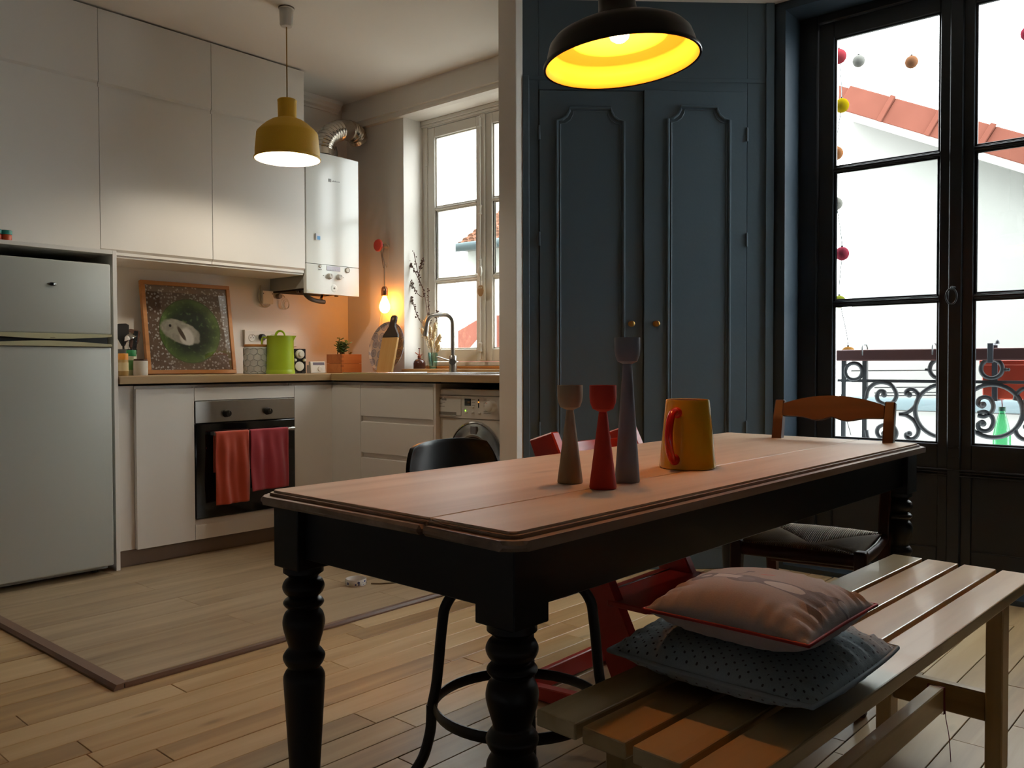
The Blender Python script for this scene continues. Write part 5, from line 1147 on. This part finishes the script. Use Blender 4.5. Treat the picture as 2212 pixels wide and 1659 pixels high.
# printed cushion: a grey animal with pale belly patches on pinkish grey cloth
am = bpy.data.materials.new('animal_print_fabric'); am.use_nodes = True; nt = am.node_tree; bs = nt.nodes['Principled BSDF']; L = nt.links.new
tc = nn(nt, 'ShaderNodeTexCoord'); sp = nn(nt, 'ShaderNodeSeparateXYZ'); L(tc.outputs['Object'], sp.inputs[0])
def ell2(px_, py_, rx, ry, ang=0.):
    ca, sa = math.cos(ang), math.sin(ang); dx = mth('SUBTRACT', PU, px_); dy = mth('SUBTRACT', PV, py_)
    u = mth('DIVIDE', mth('ADD', mth('MULTIPLY', dx, ca), mth('MULTIPLY', dy, sa)), rx); v = mth('DIVIDE', mth('ADD', mth('MULTIPLY', dx, -sa), mth('MULTIPLY', dy, ca)), ry)
    return mth('LESS_THAN', mth('ADD', mth('MULTIPLY', u, u), mth('MULTIPLY', v, v)), 1.)
def rect2(px_, py_, rx, ry, ang=0.):
    ca, sa = math.cos(ang), math.sin(ang); dx = mth('SUBTRACT', PU, px_); dy = mth('SUBTRACT', PV, py_)
    u = mth('DIVIDE', mth('ADD', mth('MULTIPLY', dx, ca), mth('MULTIPLY', dy, sa)), rx); v = mth('DIVIDE', mth('ADD', mth('MULTIPLY', dx, -sa), mth('MULTIPLY', dy, ca)), ry)
    return mth('LESS_THAN', mth('MAXIMUM', mth('ABSOLUTE', u), mth('ABSOLUTE', v)), 1.)
def tri2(ax_, ay_, ang, wid, ln): return rect2(ax_, ay_, ln, wid, ang)
no = nn(nt, 'ShaderNodeTexNoise'); no.inputs['Scale'].default_value = 350; L(tc.outputs['Object'], no.inputs[0])
col_ = mixc(no.outputs[0], lin('a5958f'), lin('b3a39c'))
topm = mth('GREATER_THAN', sp.outputs[2], .042)
PU = mth('MULTIPLY', sp.outputs[1], -1.32); PV = mth('MULTIPLY', mth('ADD', sp.outputs[0], .048), 1.32)
GRY, WHT = lin('746a6e'), lin('c9c2bf')
for sh, cc2 in ((rect2(.055, .028, .075, .024, -.08), GRY), (ell2(.128, .028, .03, .026), GRY), (rect2(.148, -.012, .036, .013, -.95), GRY), (rect2(.152, .07, .034, .012, .85), GRY), (ell2(-.02, .028, .040, .036), GRY), (rect2(-.075, .03, .05, .022, .0), GRY), (ell2(-.12, .028, .028, .026), GRY), (ell2(.07, .026, .045, .019), WHT), (rect2(-.062, .03, .03, .016), WHT), (ell2(-.115, .03, .014, .010), WHT), (ell2(-.012, .02, .017, .021), lin('857b7f')), (ell2(.160, -.038, .012, .008, -.9), WHT), (ell2(.170, .092, .012, .008, .9), WHT), (rect2(-.05, .075, .002, .03, -.2), GRY), (ell2(-.044, .104, .010, .006, .4), GRY), (ell2(.0, .098, .016, .003, .25), lin('d05a58'))):
    col_ = mixc(mth('MULTIPLY', sh, topm), col_, cc2)
L(col_, bs.inputs['Base Color']); bs.inputs['Roughness'].default_value = .85; bs.inputs['Sheen Weight'].default_value = .3
bp_ = nn(nt, 'ShaderNodeBump'); bp_.inputs['Strength'].default_value = .15; bp_.inputs['Distance'].default_value = .002; L(no.outputs[0], bp_.inputs['Height']); L(bp_.outputs[0], bs.inputs['Normal'])
RP = M('red_piping', 'a8302e', .7)
cushion('cushion', 'pinkish grey printed cushion with red piping on top of the dotted one', 1.333, .604, .533, BA+rad(2), .288, .288, .098, am, (RP, .0028), 8, tilt=(rad(0), rad(0)))
# ---------------------------------------------------------------- black shell chair
BLS = M('black_gloss_shell', '0a0b0c', .22, spec=.4); BLM = M('black_metal', '121110', .4)
chx, chy = 1.572, 1.335
ch = thing('shell_chair', 'glossy black shell chair with ring-braced metal legs at the table', 'chair', (chx, chy, 0), rad(1)); G.world = False     # faces local -y
def shell(u, v):
    """u across, v from the seat front to the top of the back"""
    a = 2*u-1
    if v < .52:
        t = v/.52; y = -.165+.295*t; z = .478-.012*math.sin(t*math.pi)-.022*(1-t)**3; w = .172+.012*math.sin(t*math.pi); edge_up = .02*abs(a)**2.5
        if t < .12: w *= .80+.20*math.sqrt(max(0, 1-((.12-t)/.12)**2))
        return Vector((a*w, y+.0*abs(a), z+edge_up))
    t = (v-.52)/.48
    ang = min(1, t/.25)*rad(76); y0 = .13; R = .06
    if t < .25:
        y = y0+R*math.sin(ang); z = .466+R*(1-math.cos(ang))
    else:
        s_ = (t-.25)/.75*.285; y = y0+R*math.sin(rad(76))+s_*math.cos(rad(76)); z = .466+R*(1-math.cos(rad(76)))+s_*math.sin(rad(76))
    w = .176-.004*t
    if t > .62: 
        k = (t-.62)/.38; w *= math.sqrt(max(0.0, 1-(k*.72)**3.2))
    curve = -.03*(abs(a)**2)*min(1, t*1.3)
    return Vector((a*w, y+curve, z-.012*(abs(a)**3)*min(1, t*3)*(t > .5)))
bm = bmesh.new(); surf_bm(bm, shell, 33, 61); o = fin('shell', bm, BLS, ch, 180)
md = o.modifiers.new('t', 'SOLIDIFY'); md.thickness = .011; md.offset = 0; md2 = o.modifiers.new('b', 'BEVEL'); md2.width = .003; md2.segments = 2; md2.limit_method = 'ANGLE'
ringz, ringr = .155, .205
tube('foot_ring', [(ringr*math.cos(t), ringr*math.sin(t), ringz) for t in [2*math.pi*k/48 for k in range(48)]], .0095, BLM, ch, seg=10, closed=True, flat=(1.5, .55))
for k in range(4):
    a = rad(45+90*k+2); d = Vector((math.cos(a), math.sin(a), 0))
    P_ = spline([d*.06+Vector((0, 0, .448)), d*.14+Vector((0, 0, .442)), d*.176+Vector((0, 0, .405)), d*.187+Vector((0, 0, .35)), d*.200+Vector((0, 0, .22)), d*.212+Vector((0, 0, .155)), d*.216+Vector((0, 0, .10)), d*.232+Vector((0, 0, .04)), d*.255+Vector((0, 0, .0))], 6)
    lg = tube('leg', P_, .0115, BLM, ch, seg=12, flat=(1.15, .85))
    lathe('ring_bolt', [(0, -.010), (.007, -.008), (.007, .008), (0, .010)], BLM, lg, c=tuple(d*.219+Vector((0, 0, .155))), seg=10)
box('seat_plate', (-.09, .09, -.09, .09, .438, .447), BLM, ch, bev=.003)
G.world = True
# ---------------------------------------------------------------- red high chair
RHC = M('red_lacquered_beech', 'a83228', .32, var=.04, scale=12)
hc = thing('high_chair', 'red wooden adjustable children high chair behind the table', 'chair', (2.14, 1.42, 0), rad(0)); G.world = False     # faces local -y
hw_ = .205
up = Vector((0, .345, .765)).normalized(); side = Vector((0, up.z, -up.y))
def ypos(z): return -.265+.345*z/.765       # front edge line of the upright
for sx in (-1, 1):
    x0, x1 = (sx*hw_-.017, sx*hw_+.017)
    # upright board leaning back and the long foot on the floor
    o = prism('side_upright', [(-.265, .02), (-.285+.0, .05), (ypos(.79)-.008, .79), (ypos(.79)+.078, .762), (ypos(.06)+.085, .06), (-.165, .02)], x0, x1, 0, RHC, hc, bev=.004)
    prism('foot_runner', [(-.285, .0), (-.29, .012), (-.27, .048), (-.20, .060), (.20, .036), (.21, .02), (.205, 0)], x0, x1, 0, RHC, hc, bev=.003)
    for zz in (.70,): lathe('bolt', [(0, -.0185), (.006, -.0185), (.006, .0185), (0, .0185)], BLACKP, o, c=(sx*hw_, ypos(zz)+.045, zz), ax=0, seg=10)
def curved_back(name, z0_, z1_, depth_):
    n = 14; out = []
    yb0 = ypos((z0_+z1_)/2)+.030
    f_ = lambda x: yb0+depth_*(1-(x/(hw_-.017))**2)
    xs = [-hw_+.017+2*(hw_-.017)*k/n for k in range(n+1)]
    lean = .345/.765
    bm = bmesh.new(); A_ = [(x, f_(x)) for x in xs]+[(x, f_(x)+.013) for x in xs[::-1]]
    lo = [bm.verts.new((p[0], p[1]-lean*(z1_-z0_)/2, z0_)) for p in A_]; hi = [bm.verts.new((p[0], p[1]+lean*(z1_-z0_)/2, z1_)) for p in A_]; m_ = len(A_)
    for k in range(n):
        bm.faces.new((lo[k], lo[k+1], lo[m_-2-k], lo[m_-1-k])); bm.faces.new((hi[k], hi[m_-1-k], hi[m_-2-k], hi[k+1]))
    for k in range(m_): bm.faces.new((lo[k], hi[k], hi[(k+1) % m_], lo[(k+1) % m_]))
    fin(name, bm, RHC, hc, 35)
curved_back('backrest', .665, .745, .035); curved_back('backrest', .545, .615, .035)
prism('seat_board', [(-.188, .10), (-.188, -.02), (-.225, -.10), (-.23, -.19), (-.21, -.215), (.21, -.215), (.23, -.19), (.225, -.10), (.188, -.05), (.188, .085)], .505, .521, 2, RHC, hc, bev=.003)
prism('foot_board', [(-.188, -.03), (-.188, -.09), (-.225, -.11), (-.23, -.235), (-.21, -.26), (.21, -.26), (.23, -.235), (.225, -.11), (.188, -.09), (.188, -.03)], .325, .341, 2, RHC, hc, bev=.003)
box('rear_crossbar', (-hw_+.017, hw_-.017, .165, .185, .005, .065), RHC, hc, bev=.003)
for zz in (.10, .34): tube('metal_rod', [(-hw_+.017, ypos(zz)+.05, zz), (hw_-.017, ypos(zz)+.05, zz)], .004, STEEL, hc, seg=8)
G.world = True
# ---------------------------------------------------------------- rush-seated chair at the far end of the table
CHW = WOOD('dark_cherry_wood', '28130b', '3e1e10', '502a17', rough=.4, axis=2, rnd=.1, fscale=1.0)
CHWX = WOOD('cherry_rail', '30160b', '492410', '5c321a', rough=.38, axis=1, rnd=.1, fscale=1.0)
fang = math.pi+rad(8)                       # facing direction
rc = thing('rush_chair', 'cherry-brown ladder-back chair with woven rush seat at the far table end', 'chair', (2.56, 1.0, 0), fang-math.pi); G.world = False   # faces local -x
sz = .455; fw_, bw_ = .176, .176; xf, xb_ = -.17, .185
for sy in (-1, 1):
    box('front_leg', (xf-.017, xf+.017, sy*fw_-.017, sy*fw_+.017, 0, sz+.006), CHW, rc, bev=.006, seg=2)
    # rear posts: straight below the seat, raked back above
    P0 = [(xb_+.05, 0), (xb_+.0, .40), (xb_, .48), (xb_+.085, .80), (xb_+.108, .862)]
    P1 = [(p[0]+.034, p[1]) for p in P0[::-1]]
    P1[0] = (P0[-1][0]+.03, .855)
    prism('rear_post', P0+P1, sy*bw_-.016, sy*bw_+.016, 1, CHW, rc, bev=.004)
def rail_outline(w, zc, top, low):
    pts = []
    n = 20
    for k in range(n+1):
        t = -1+2*k/n; pts.append((t*w, zc+.008+top*(1-t*t)))
    for k in range(n, -1, -1):
        t = -1+2*k/n; a_ = abs(t)
        pts.append((t*w, zc-low-(.012*math.exp(-((a_-.3)/.22)**2))+(.006 if a_ < .04 else 0)))
    return pts
def slat_obj(name, zc, top, low, xo):
    o = prism(name, rail_outline(bw_-.014, zc, top, low), -.010, .010, 0, CHWX, rc, bev=.002)
    o.rotation_euler = (0, rad(15), 0); o.location = (xo-zc*math.sin(rad(15)), 0, zc-zc*math.cos(rad(15))); return o
slat_obj('back_rail', .838, .030, .034, xb_+.104)
slat_obj('back_rail', .645, .016, .012, xb_+.060)
for (x0_, y0_, x1_, y1_) in ((xf, -fw_, xf, fw_), (xb_+.015, -bw_, xb_+.015, bw_)):
    for zz in ((.30,) if x0_ == xf else (.33,)): tube('stretcher', [(x0_, y0_, zz), (x1_, y1_, zz)], .010, CHW, rc, seg=10)
for sy in (-1, 1):
    for zz in (.17, .27): tube('stretcher', [(xf, sy*fw_, zz), (xb_+.03, sy*bw_, zz)], .010, CHW, rc, seg=10)
# wooden seat rim
for nm, a_, b_ in (('seat_rail', (xf+.0, -fw_, sz-.022), (xf+.0, fw_, sz-.022)), ('seat_rail', (xb_+.012, -bw_, sz-.022), (xb_+.012, bw_, sz-.022)), ('seat_rail', (xf, -fw_-.002, sz-.022), (xb_, -bw_-.002, sz-.022)), ('seat_rail', (xf, fw_+.002, sz-.022), (xb_, bw_+.002, sz-.022))):
    tube(nm, [a_, Vector(a_).lerp(Vector(b_), .5)+(Vector((0, math.copysign(.006, a_[1]), 0)) if abs(a_[1]-b_[1]) < .1 else Vector((-.008 if a_[0] == xf else 0, 0, 0))), b_], .019, CHW, rc, seg=10, flat=(1., .62))
def rush_mat(name, ax_):
    m_ = bpy.data.materials.new(name); m_.use_nodes = True; nt_ = m_.node_tree; b_ = nt_.nodes['Principled BSDF']
    t_ = nn(nt_, 'ShaderNodeTexCoord'); w_ = nn(nt_, 'ShaderNodeTexWave', bands_direction=ax_); w_.inputs['Scale'].default_value = 55; w_.inputs['Distortion'].default_value = 1.2; w_.inputs['Detail'].default_value = 2
    nt_.links.new(t_.outputs['Object'], w_.inputs[0]); c_ = nn(nt_, 'ShaderNodeValToRGB'); c_.color_ramp.elements[0].color = lin('6e5b42'); c_.color_ramp.elements[1].color = lin('d3bf9c'); nt_.links.new(w_.outputs[1], c_.inputs[0]); nt_.links.new(c_.outputs[0], b_.inputs['Base Color'])
    p_ = nn(nt_, 'ShaderNodeBump'); p_.inputs['Strength'].default_value = .9; p_.inputs['Distance'].default_value = .004; nt_.links.new(w_.outputs[1], p_.inputs['Height']); nt_.links.new(p_.outputs[0], b_.inputs['Normal']); b_.inputs['Roughness'].default_value = .7
    return m_
RX, RY = rush_mat('rush_across', 'X'), rush_mat('rush_along', 'Y')
cor = [(xf+.004, -fw_+.004), (xf+.004, fw_-.004), (xb_+.01, bw_-.002), (xb_+.01, -bw_+.002)]; mid_ = (0.0, 0.0)
for k in range(4):
    a_, b_ = Vector((*cor[k], sz-.006)), Vector((*cor[(k+1) % 4], sz-.006)); m0 = Vector((mid_[0], mid_[1], sz-.022))
    bm = bmesh.new()
    def pan(u, v, a_=a_, b_=b_, m0=m0):
        e_ = a_.lerp(b_, u); p_ = e_.lerp(m0, v); p_.z += .012*math.sin(min(1, (1-v)*1.0)*math.pi*.8)*math.sin(u*math.pi)**.5; return p_
    surf_bm(bm, pan, 13, 9)
    for f_ in [f for f in bm.faces if f.calc_area() < 1e-10]: bm.faces.remove(f_)
    o = fin('rush_panel', bm, (RY if k in (0, 2) else RX), rc, 60); md = o.modifiers.new('t', 'SOLIDIFY'); md.thickness = .012; md.offset = -1
G.world = True
# ================================================================== OUTSIDE
RUST = M('dark_iron', '4b4f52', .55, var=.1, scale=30); RAILW = M('brown_handrail', '5a3a38', .5, var=.15, scale=15)
XR = 4.50
def R2(x, y, X=XR): return PX(1790+x/5.242, 720+y/5.242, X)
rl = thing('balcony_railing', 'wrought iron balcony railing with scrolls and brown wooden handrail outside the window', 'railing', (XR, .8, .2))
zr1, zr0 = R2(600, 183).z, R2(600, 312).z
box('handrail', (XR-.028, XR+.028, .05, 1.62, zr0, zr1), RAILW, rl, bev=.006, seg=2)
zm = R2(700, 540).z
box('middle_bar', (XR-.006, XR+.006, .05, 1.62, zm-.0075, zm+.0075), RUST, rl, bev=.001)
box('bottom_bar', (XR-.008, XR+.008, .05, 1.62, .30, .315), RUST, rl, bev=.001)
for x in (170, 408): y_ = R2(x, 700).y; box('upright', (XR-.007, XR+.007, y_-.011, y_+.011, .30, zr0), RUST, rl, bev=.001)
yq = R2(170, 700).y; box('upright', (XR-.007, XR+.007, .06, .077, .30, zr0), RUST, rl, bev=.001)
def ring(cx_, cy_, r, name='ring', rr=.0105):
    c = R2(cx_, cy_); s = mpp(c)*1.0; R_ = r/5.242*s
    tube(name, [(XR, c.y+R_*math.cos(t), c.z+R_*math.sin(t)) for t in [2*math.pi*k/40 for k in range(40)]], rr, RUST, rl, seg=8, closed=True)
    return c, R_
ring(285, 432, 94); 
for cx_ in (1262, 1845): c, R_ = ring(cx_, 402, 108)
for x, sgn in ((1128, 1), (2010, -1)):
    c = R2(x, 412); bm = bmesh.new()
    for d, r in ((0, .0085), (.010*sgn, .007), (-.010*sgn, .006)): bmesh.ops.create_uvsphere(bm, u_segments=12, v_segments=8, radius=r, matrix=Matrix.Translation((XR, c.y+d, c.z)))
    fin('finial', bm, RUST, rl, 60)
ring(1300, 880, 300, 'large_hoop', .0112); ring(1852, 880, 300, 'large_hoop', .0112); ring(2560, 880, 300, 'large_hoop', .0112)
def scroll(pts, ball=True, r=.0105):
    P_ = spline([R2(*p) for p in pts], 6); P_ = [Vector((XR, p.y, p.z)) for p in P_]; o = tube('scroll', P_, r, RUST, rl, seg=8)
    if ball:
        bm = bmesh.new(); bmesh.ops.create_uvsphere(bm, u_segments=12, v_segments=8, radius=.015, matrix=Matrix.Translation(P_[-1])); fin('scroll_eye', bm, RUST, o, 60)
for f_ in (1, -1):
    m_ = lambda L_: [(x, 915+(y-915)*f_ if f_ < 0 else y) for x, y in L_]
    scroll(m_([(425, 735), (445, 640), (520, 572), (610, 555), (700, 580), (755, 650), (765, 720), (720, 785), (640, 800), (565, 765), (548, 705), (580, 655), (630, 660), (628, 695)]))
    scroll(m_([(800, 915), (880, 900), (965, 840), (1012, 750), (1010, 690), (975, 645), (925, 632), (882, 655), (880, 690), (912, 695)]))
    scroll(m_([(1690, 930), (1770, 940), (1845, 890), (1865, 820), (1830, 745), (1765, 722), (1705, 745), (1695, 800), (1740, 830), (1748, 808)]))
    scroll(m_([(2110, 760), (2130, 690), (2180, 640), (2240, 630), (2300, 680), (2300, 740), (2240, 770)]))
# wire drying rack hooked over the handrail
WIR = M('grey_wire', '6d6f70', .4, metal=.6)
dr_ = thing('drying_rack', 'thin wire drying rack hooked over the balcony handrail', 'drying rack', (4.56, 1.2, .7))
for x in (432, 1218):
    a = R2(x, 210, 4.53); tube('hook', [(4.462, a.y, zr1-.03), (4.462, a.y, zr1+.012), (4.475, a.y, zr1+.026), (4.52, a.y, zr1+.026), (4.54, a.y, zr1+.01), (4.545, a.y, R2(x, 680, 4.53).z)], .0038, WIR, dr_, seg=6)
for yy in (425, 615, 675, 708):
    a, b = R2(250 if yy == 425 else 520, yy, 4.56), R2(1400, yy-8, 4.56); tube('wire', [(4.56, a.y, a.z), (4.56, b.y, b.z)], .003, WIR, dr_, seg=5)
# red planter box
pl_ = thing('planter_box', 'red plastic flower box hung behind the balcony railing', 'planter', (4.63, .55, .7))
RPL = M('red_plastic', 'b8452f', .45)
a = R2(1760, 310, 4.66); zt_ = R2(2000, 305, 4.66).z; zb_ = R2(1900, 740, 4.66).z
prism('trough', [(4.585, zb_), (4.715, zb_), (4.735, zt_-.02), (4.565, zt_-.02)], .02, a.y-.01, 1, RPL, pl_, bev=.004)
box('rim', (4.558, 4.742, .012, a.y, zt_-.024, zt_), RPL, pl_, bev=.003)
boxes('soil', [(4.58, 4.72, .03, a.y-.02, zt_-.001, zt_+.001)], M('potting_soil', '2c1f16'), pl_)
yh = R2(1872, 300, 4.53).y
for y_ in (yh, .25): 
    hk = prism('bracket', [(4.455, zr1-.07), (4.455, zr1+.014), (4.545, zr1+.014), (4.548, zb_-.008), (4.70, zb_-.008), (4.70, zb_-.002), (4.556, zb_-.002), (4.552, zr1+.022), (4.449, zr1+.022), (4.449, zr1-.07)], y_-.012, y_+.012, 1, M('bracket_grey', '5d6168', .5), pl_, bev=.001)
    lathe('bracket_tip', [(.010, 0), (.008, .012), (0, .022)], M('dark_tip', '33343a', .5), hk, c=(4.50, y_-.02, zr1+.02), seg=10)
# green bottle hanging on a string
c = R2(1965, 850, 4.60); bt = thing('green_bottle', 'green glass bottle hanging on red string behind the railing', 'bottle', (4.60, c.y, c.z-.2))
s = mpp(c)/5.242
GRN = GLASS('green_bottle_glass', '9fe6bd', .06)
lathe('glass', [(0, -.22), (.036, -.22), (.038, -.21), (.038, -.13), (.028, -.075), (.0145, -.022), (.013, -.012), (.0145, -.008), (.013, 0), (0, 0)], GRN, bt, c=(4.60, c.y, c.z), seg=28)
lathe('cap', [(.0145, -.012), (.016, -.012), (.016, .004), (.014, .007), (0, .007)], M('dark_green_cap', '1f5a4a', .5), bt, c=(4.60, c.y, c.z), seg=20)
for d in (-.004, .006): tube('string', [(4.60, c.y, c.z+.002), (4.60, c.y+d, c.z+.07)], .0012, M('red_string', 'b0606a', .8), bt, seg=5)
# string of ball lights
sl = thing('string_lights', 'string of coloured ball lights hanging outside the dining window', 'string lights', (4.57, 1.5, 1.0))
XS = 4.57
balls = [(1812, 122, 16, 'e05a66'), (1818, 228, 15.5, 'e8c81e'), (1806, 331, 15, 'e09a66'), (1806, 440, 14, 'd8d6cc'), (1819, 548, 15, 'd8586e'), (1813, 652, 14, 'c6cc48'), (1832, 763, 15, 'e0a056'), (1819, 868, 14.5, 'c9c4ae'), (1855, 132, 13, 'c9c9c2'), (1969, 134, 13.5, 'd99a72'), (2221, 72, 15, 'd9506a')]
for k, (x, y, r, col) in enumerate(balls):
    c = PX(x, y, XS); o = lathe('ball', [(0, -1), (.38, -.92), (.71, -.71), (.92, -.38), (1, 0), (.92, .38), (.71, .71), (.38, .92), (0, 1)], M('ball_'+col, [255*((v*.24)*12.92 if v*.24 < .0031 else 1.055*(v*.24)**(1/2.4)-.055) for v in lin(col)[:3]], .9, spec=0.), sl, c=c, seg=20, smooth=80)
    R_ = r*mpp(c); o.data.transform(Matrix.Translation(-(c-Vector(sl.location)))); o.data.transform(Matrix.Scale(R_, 4)); o.data.transform(Matrix.Translation(c-Vector(sl.location)))
    lathe('ball_socket', [(0, .9*R_), (.006, .9*R_), (.006, 1.15*R_), (0, 1.2*R_)], BLACKP, o, c=c, seg=10)
pts = [PX(x, y, XS)+Vector((0, 0, .035)) for x, y, _, _ in balls[:8]]
tube('cable', spline([p+Vector((.012*(1 if k % 2 else -1)*0, .0, 0)) for k, p in enumerate(pts)]+[PX(1838, 940, XS)], 6), .0026, WIR, sl, seg=5)
tube('cable', spline([pts[0], PX(1855, 122, XS), PX(1969, 123, XS), PX(2100, 95, XS), PX(2221, 62, XS)], 6), .0012, M('pale_wire', 'c9c9c9', .5), sl, seg=5)

# ---------------------------------------------------------------- house across the street
RENDER = M('white_render', '82827f', .95, spec=0., var=.03, scale=2); TILE = M('red_roof_tile', '5c382f', .9, spec=0., var=.15, scale=6); GUT = M('zinc_gutter', '5a676b', .7, spec=.1)
XH = 7.5
def HP(x, y, X=XH): return PX(x, y, X)
hs = thing('gable_house', 'white rendered house with red tiled gable across the street', 'house', (8.5, 3.0, -3.0))
p0_, p1_ = HP(1814.6, 252.7), HP(2212, 373.6); dirv = (p1_-p0_); dirv.x = 0; slope = dirv.z/dirv.y       # dz per dy
def zl(y, off=0.): return p0_.z+slope*(y-p0_.y)+off
ya, yb_ = p0_.y+.02, p1_.y-2.0
fas_h = HP(1814.6, 242.4).z-HP(1814.6, 252.7).z+.02; til_h = HP(1816.6, 184).z-HP(1814.6, 242.4).z
bm = bmesh.new()
prism_bm(bm, [(ya, -3), (ya, zl(ya)+.05), (yb_, zl(yb_)+.05), (yb_, -3)], XH+.38, XH+.6, 0)
bx(bm, XH+.6, XH+5, ya-.2, ya, -3, zl(ya)+.05); fin('wall', bm, RENDER, hs)
prism('fascia', [(ya, zl(ya)), (ya, zl(ya)+fas_h), (yb_, zl(yb_)+fas_h), (yb_, zl(yb_))], XH-.01, XH+.03, 0, M('white_board', 'c8c8c4', .9, spec=0.), hs)
prism('soffit', [(ya, zl(ya)+.03), (ya, zl(ya)+.05), (yb_, zl(yb_)+.05), (yb_, zl(yb_)+.03)], XH+.03, XH+5, 0, RENDER, hs)
L_ = .372; n_t = int((ya-yb_)/L_*1.0)+1
for k in range(n_t):
    y1_ = ya-k*L_; y0_ = y1_-L_*1.0
    b0_, b1_ = zl(y1_)+fas_h, zl(y0_)+fas_h
    sh_ = slope*til_h
    o = prism('verge_tile', [(y1_, b0_), (y1_-sh_, b0_+til_h-slope*sh_), (y0_-sh_, b1_+til_h-slope*sh_), (y0_, b1_)], XH-.03+.006*(k % 2), XH+.02, 0, TILE, hs, bev=.006)
    prism('tile_lip', [(y0_+.035, b1_+.035*slope-.004), (y0_+.035-sh_, b1_+til_h+.035*slope-slope*sh_+.012), (y0_-sh_-.004, b1_+til_h-slope*sh_+.012), (y0_-.004, b1_-.006)], XH-.05, XH-.02, 0, TILE, o, bev=.004)
prism('roof_slope', [(ya, zl(ya)+fas_h+.05), (ya, zl(ya)+fas_h+til_h-.02), (yb_, zl(yb_)+fas_h+til_h-.02), (yb_, zl(yb_)+fas_h+.05)], XH+.02, XH+5, 0, TILE, hs)
a, b = R2(640, 760, 6.2), R2(2100, 745, 6.2)
lw = thing('garden_wall', 'white yard wall with pale grey coping below the balcony', 'wall', (6.3, 1.0, -3)); lw['kind'] = 'thing'
box('wall', (6.2, 6.4, -2.5, 3.6, -3, a.z-.06), RENDER, lw, bev=.01); tube('coping', [(6.2, 3.6, a.z-.02), (6.2, -2.5, a.z-.02)], .045, GUT, lw, seg=10)
# overhead wires
for k, (pa, pb) in enumerate((((2116, 118), (2212, 98)), ((2120, 157), (2212, 140)))):
    A_, B_ = PX(*pa, 6.5), PX(*pb, 6.5); D_ = (B_-A_)
    tag(tube('overhead_wire', [A_-D_*1.3, A_, B_, B_+D_*3], .006, M('wire_grey', '8a909a', .6)), ('upper' if k == 0 else 'lower') + ' overhead cable crossing the sky above the tiled house', 'cable')
# ---------------------------------------------------------------- houses seen through the kitchen window
XK = 13.0
h2 = thing('tiled_house', 'house with orange tiled roof and zinc gutter seen through the kitchen window', 'house', (XK+1, 11, -3))
yl, yr = PX(985, 500, XK).y, PX(985, 500, XK).y-5.0
zg = PX(1010, 531, XK).z; ztp = PX(1010, 437, XK+1.5).z
boxes('wall', [(XK+.35, XK+4, yr, yl, -3, zg)], M('white_house_wall', 'd8d8d4', .95, spec=0.), h2)
TL2 = M('orange_roof_tile', '6a4a3b', .9, spec=0., var=.2, scale=5)
rows = 12
for k in range(rows):
    t0, t1 = k/rows, (k+1)/rows; n_ = 26
    bm = bmesh.new()
    for j in range(n_):
        y1_ = yl-(yl-yr)*j/n_; y0_ = yl-(yl-yr)*(j+1)/n_
        x0_, x1_ = XK+2.0*t0, XK+2.0*t1+.06; z0_, z1_ = zg+(ztp-zg)*t0+.05, zg+(ztp-zg)*t1+.02
        pr2 = [(y1_, 0), (y1_-.3*(y1_-y0_), .055), (y1_-.7*(y1_-y0_), .055), (y0_, 0)]
        A_ = [bm.verts.new((x0_, p[0], z0_+p[1])) for p in pr2]; B_ = [bm.verts.new((x1_, p[0], z1_+p[1])) for p in pr2]
        for q_ in range(3): bm.faces.new((A_[q_], A_[q_+1], B_[q_+1], B_[q_]))
        bm.faces.new(A_)
    fin('tile_row', bm, TL2, h2)
tube('gutter', [(XK-.06, yr, zg-.02), (XK-.06, yl, zg-.02)], .09, GUT, h2, seg=10)
boxes('roof_deck', [(XK+.02, XK+4, yr, yl, zg-.06, zg)], RENDER, h2)
h3 = thing('side_house', 'tall plain white house wall beside the orange tiled roof', 'house', (10.5, 11, -3))
prism('wall', [(9.5, PX(984, 500, 9.5).y), (12.4, PX(984, 500, 12.4).y), (12.4, 18), (9.5, 18)], -3, 4.5, 2, RENDER, h3)
h4 = thing('low_roof', 'low red roof slope with pale edge seen at the bottom of the kitchen window', 'roof', (8.5, 6.5, -1))
q0, q1, q2, q3 = PX(989, 756, 8.5), PX(989, 715, 8.5), PX(1033, 690, 8.5), PX(1060, 690, 8.5)
prism('slope', [(q0.y, q0.z-1.5), (q1.y, q1.z), (q2.y, q2.z), (q2.y-.25, q2.z+.05), (q2.y-.6, q2.z-1.5)], 8.5, 9.3, 0, TILE, h4)
prism('edge_board', [(PX(1000, 757, 8.45).y, PX(1000, 757, 8.45).z-.1), (PX(1036, 731, 8.45).y, PX(1036, 731, 8.45).z), (PX(1060, 715, 8.45).y, PX(1060, 715, 8.45).z), (PX(1060, 757, 8.45).y, PX(1060, 757, 8.45).z-.1)], 8.42, 8.49, 0, RENDER, h4)
struct(box('ground', (4.3, 40, -30, 40, -3.2, -3.0), M('pale_paving', 'b5b2aa', .9, var=.1, scale=1), bev=0), 'pale paved yard below the windows', 'ground')
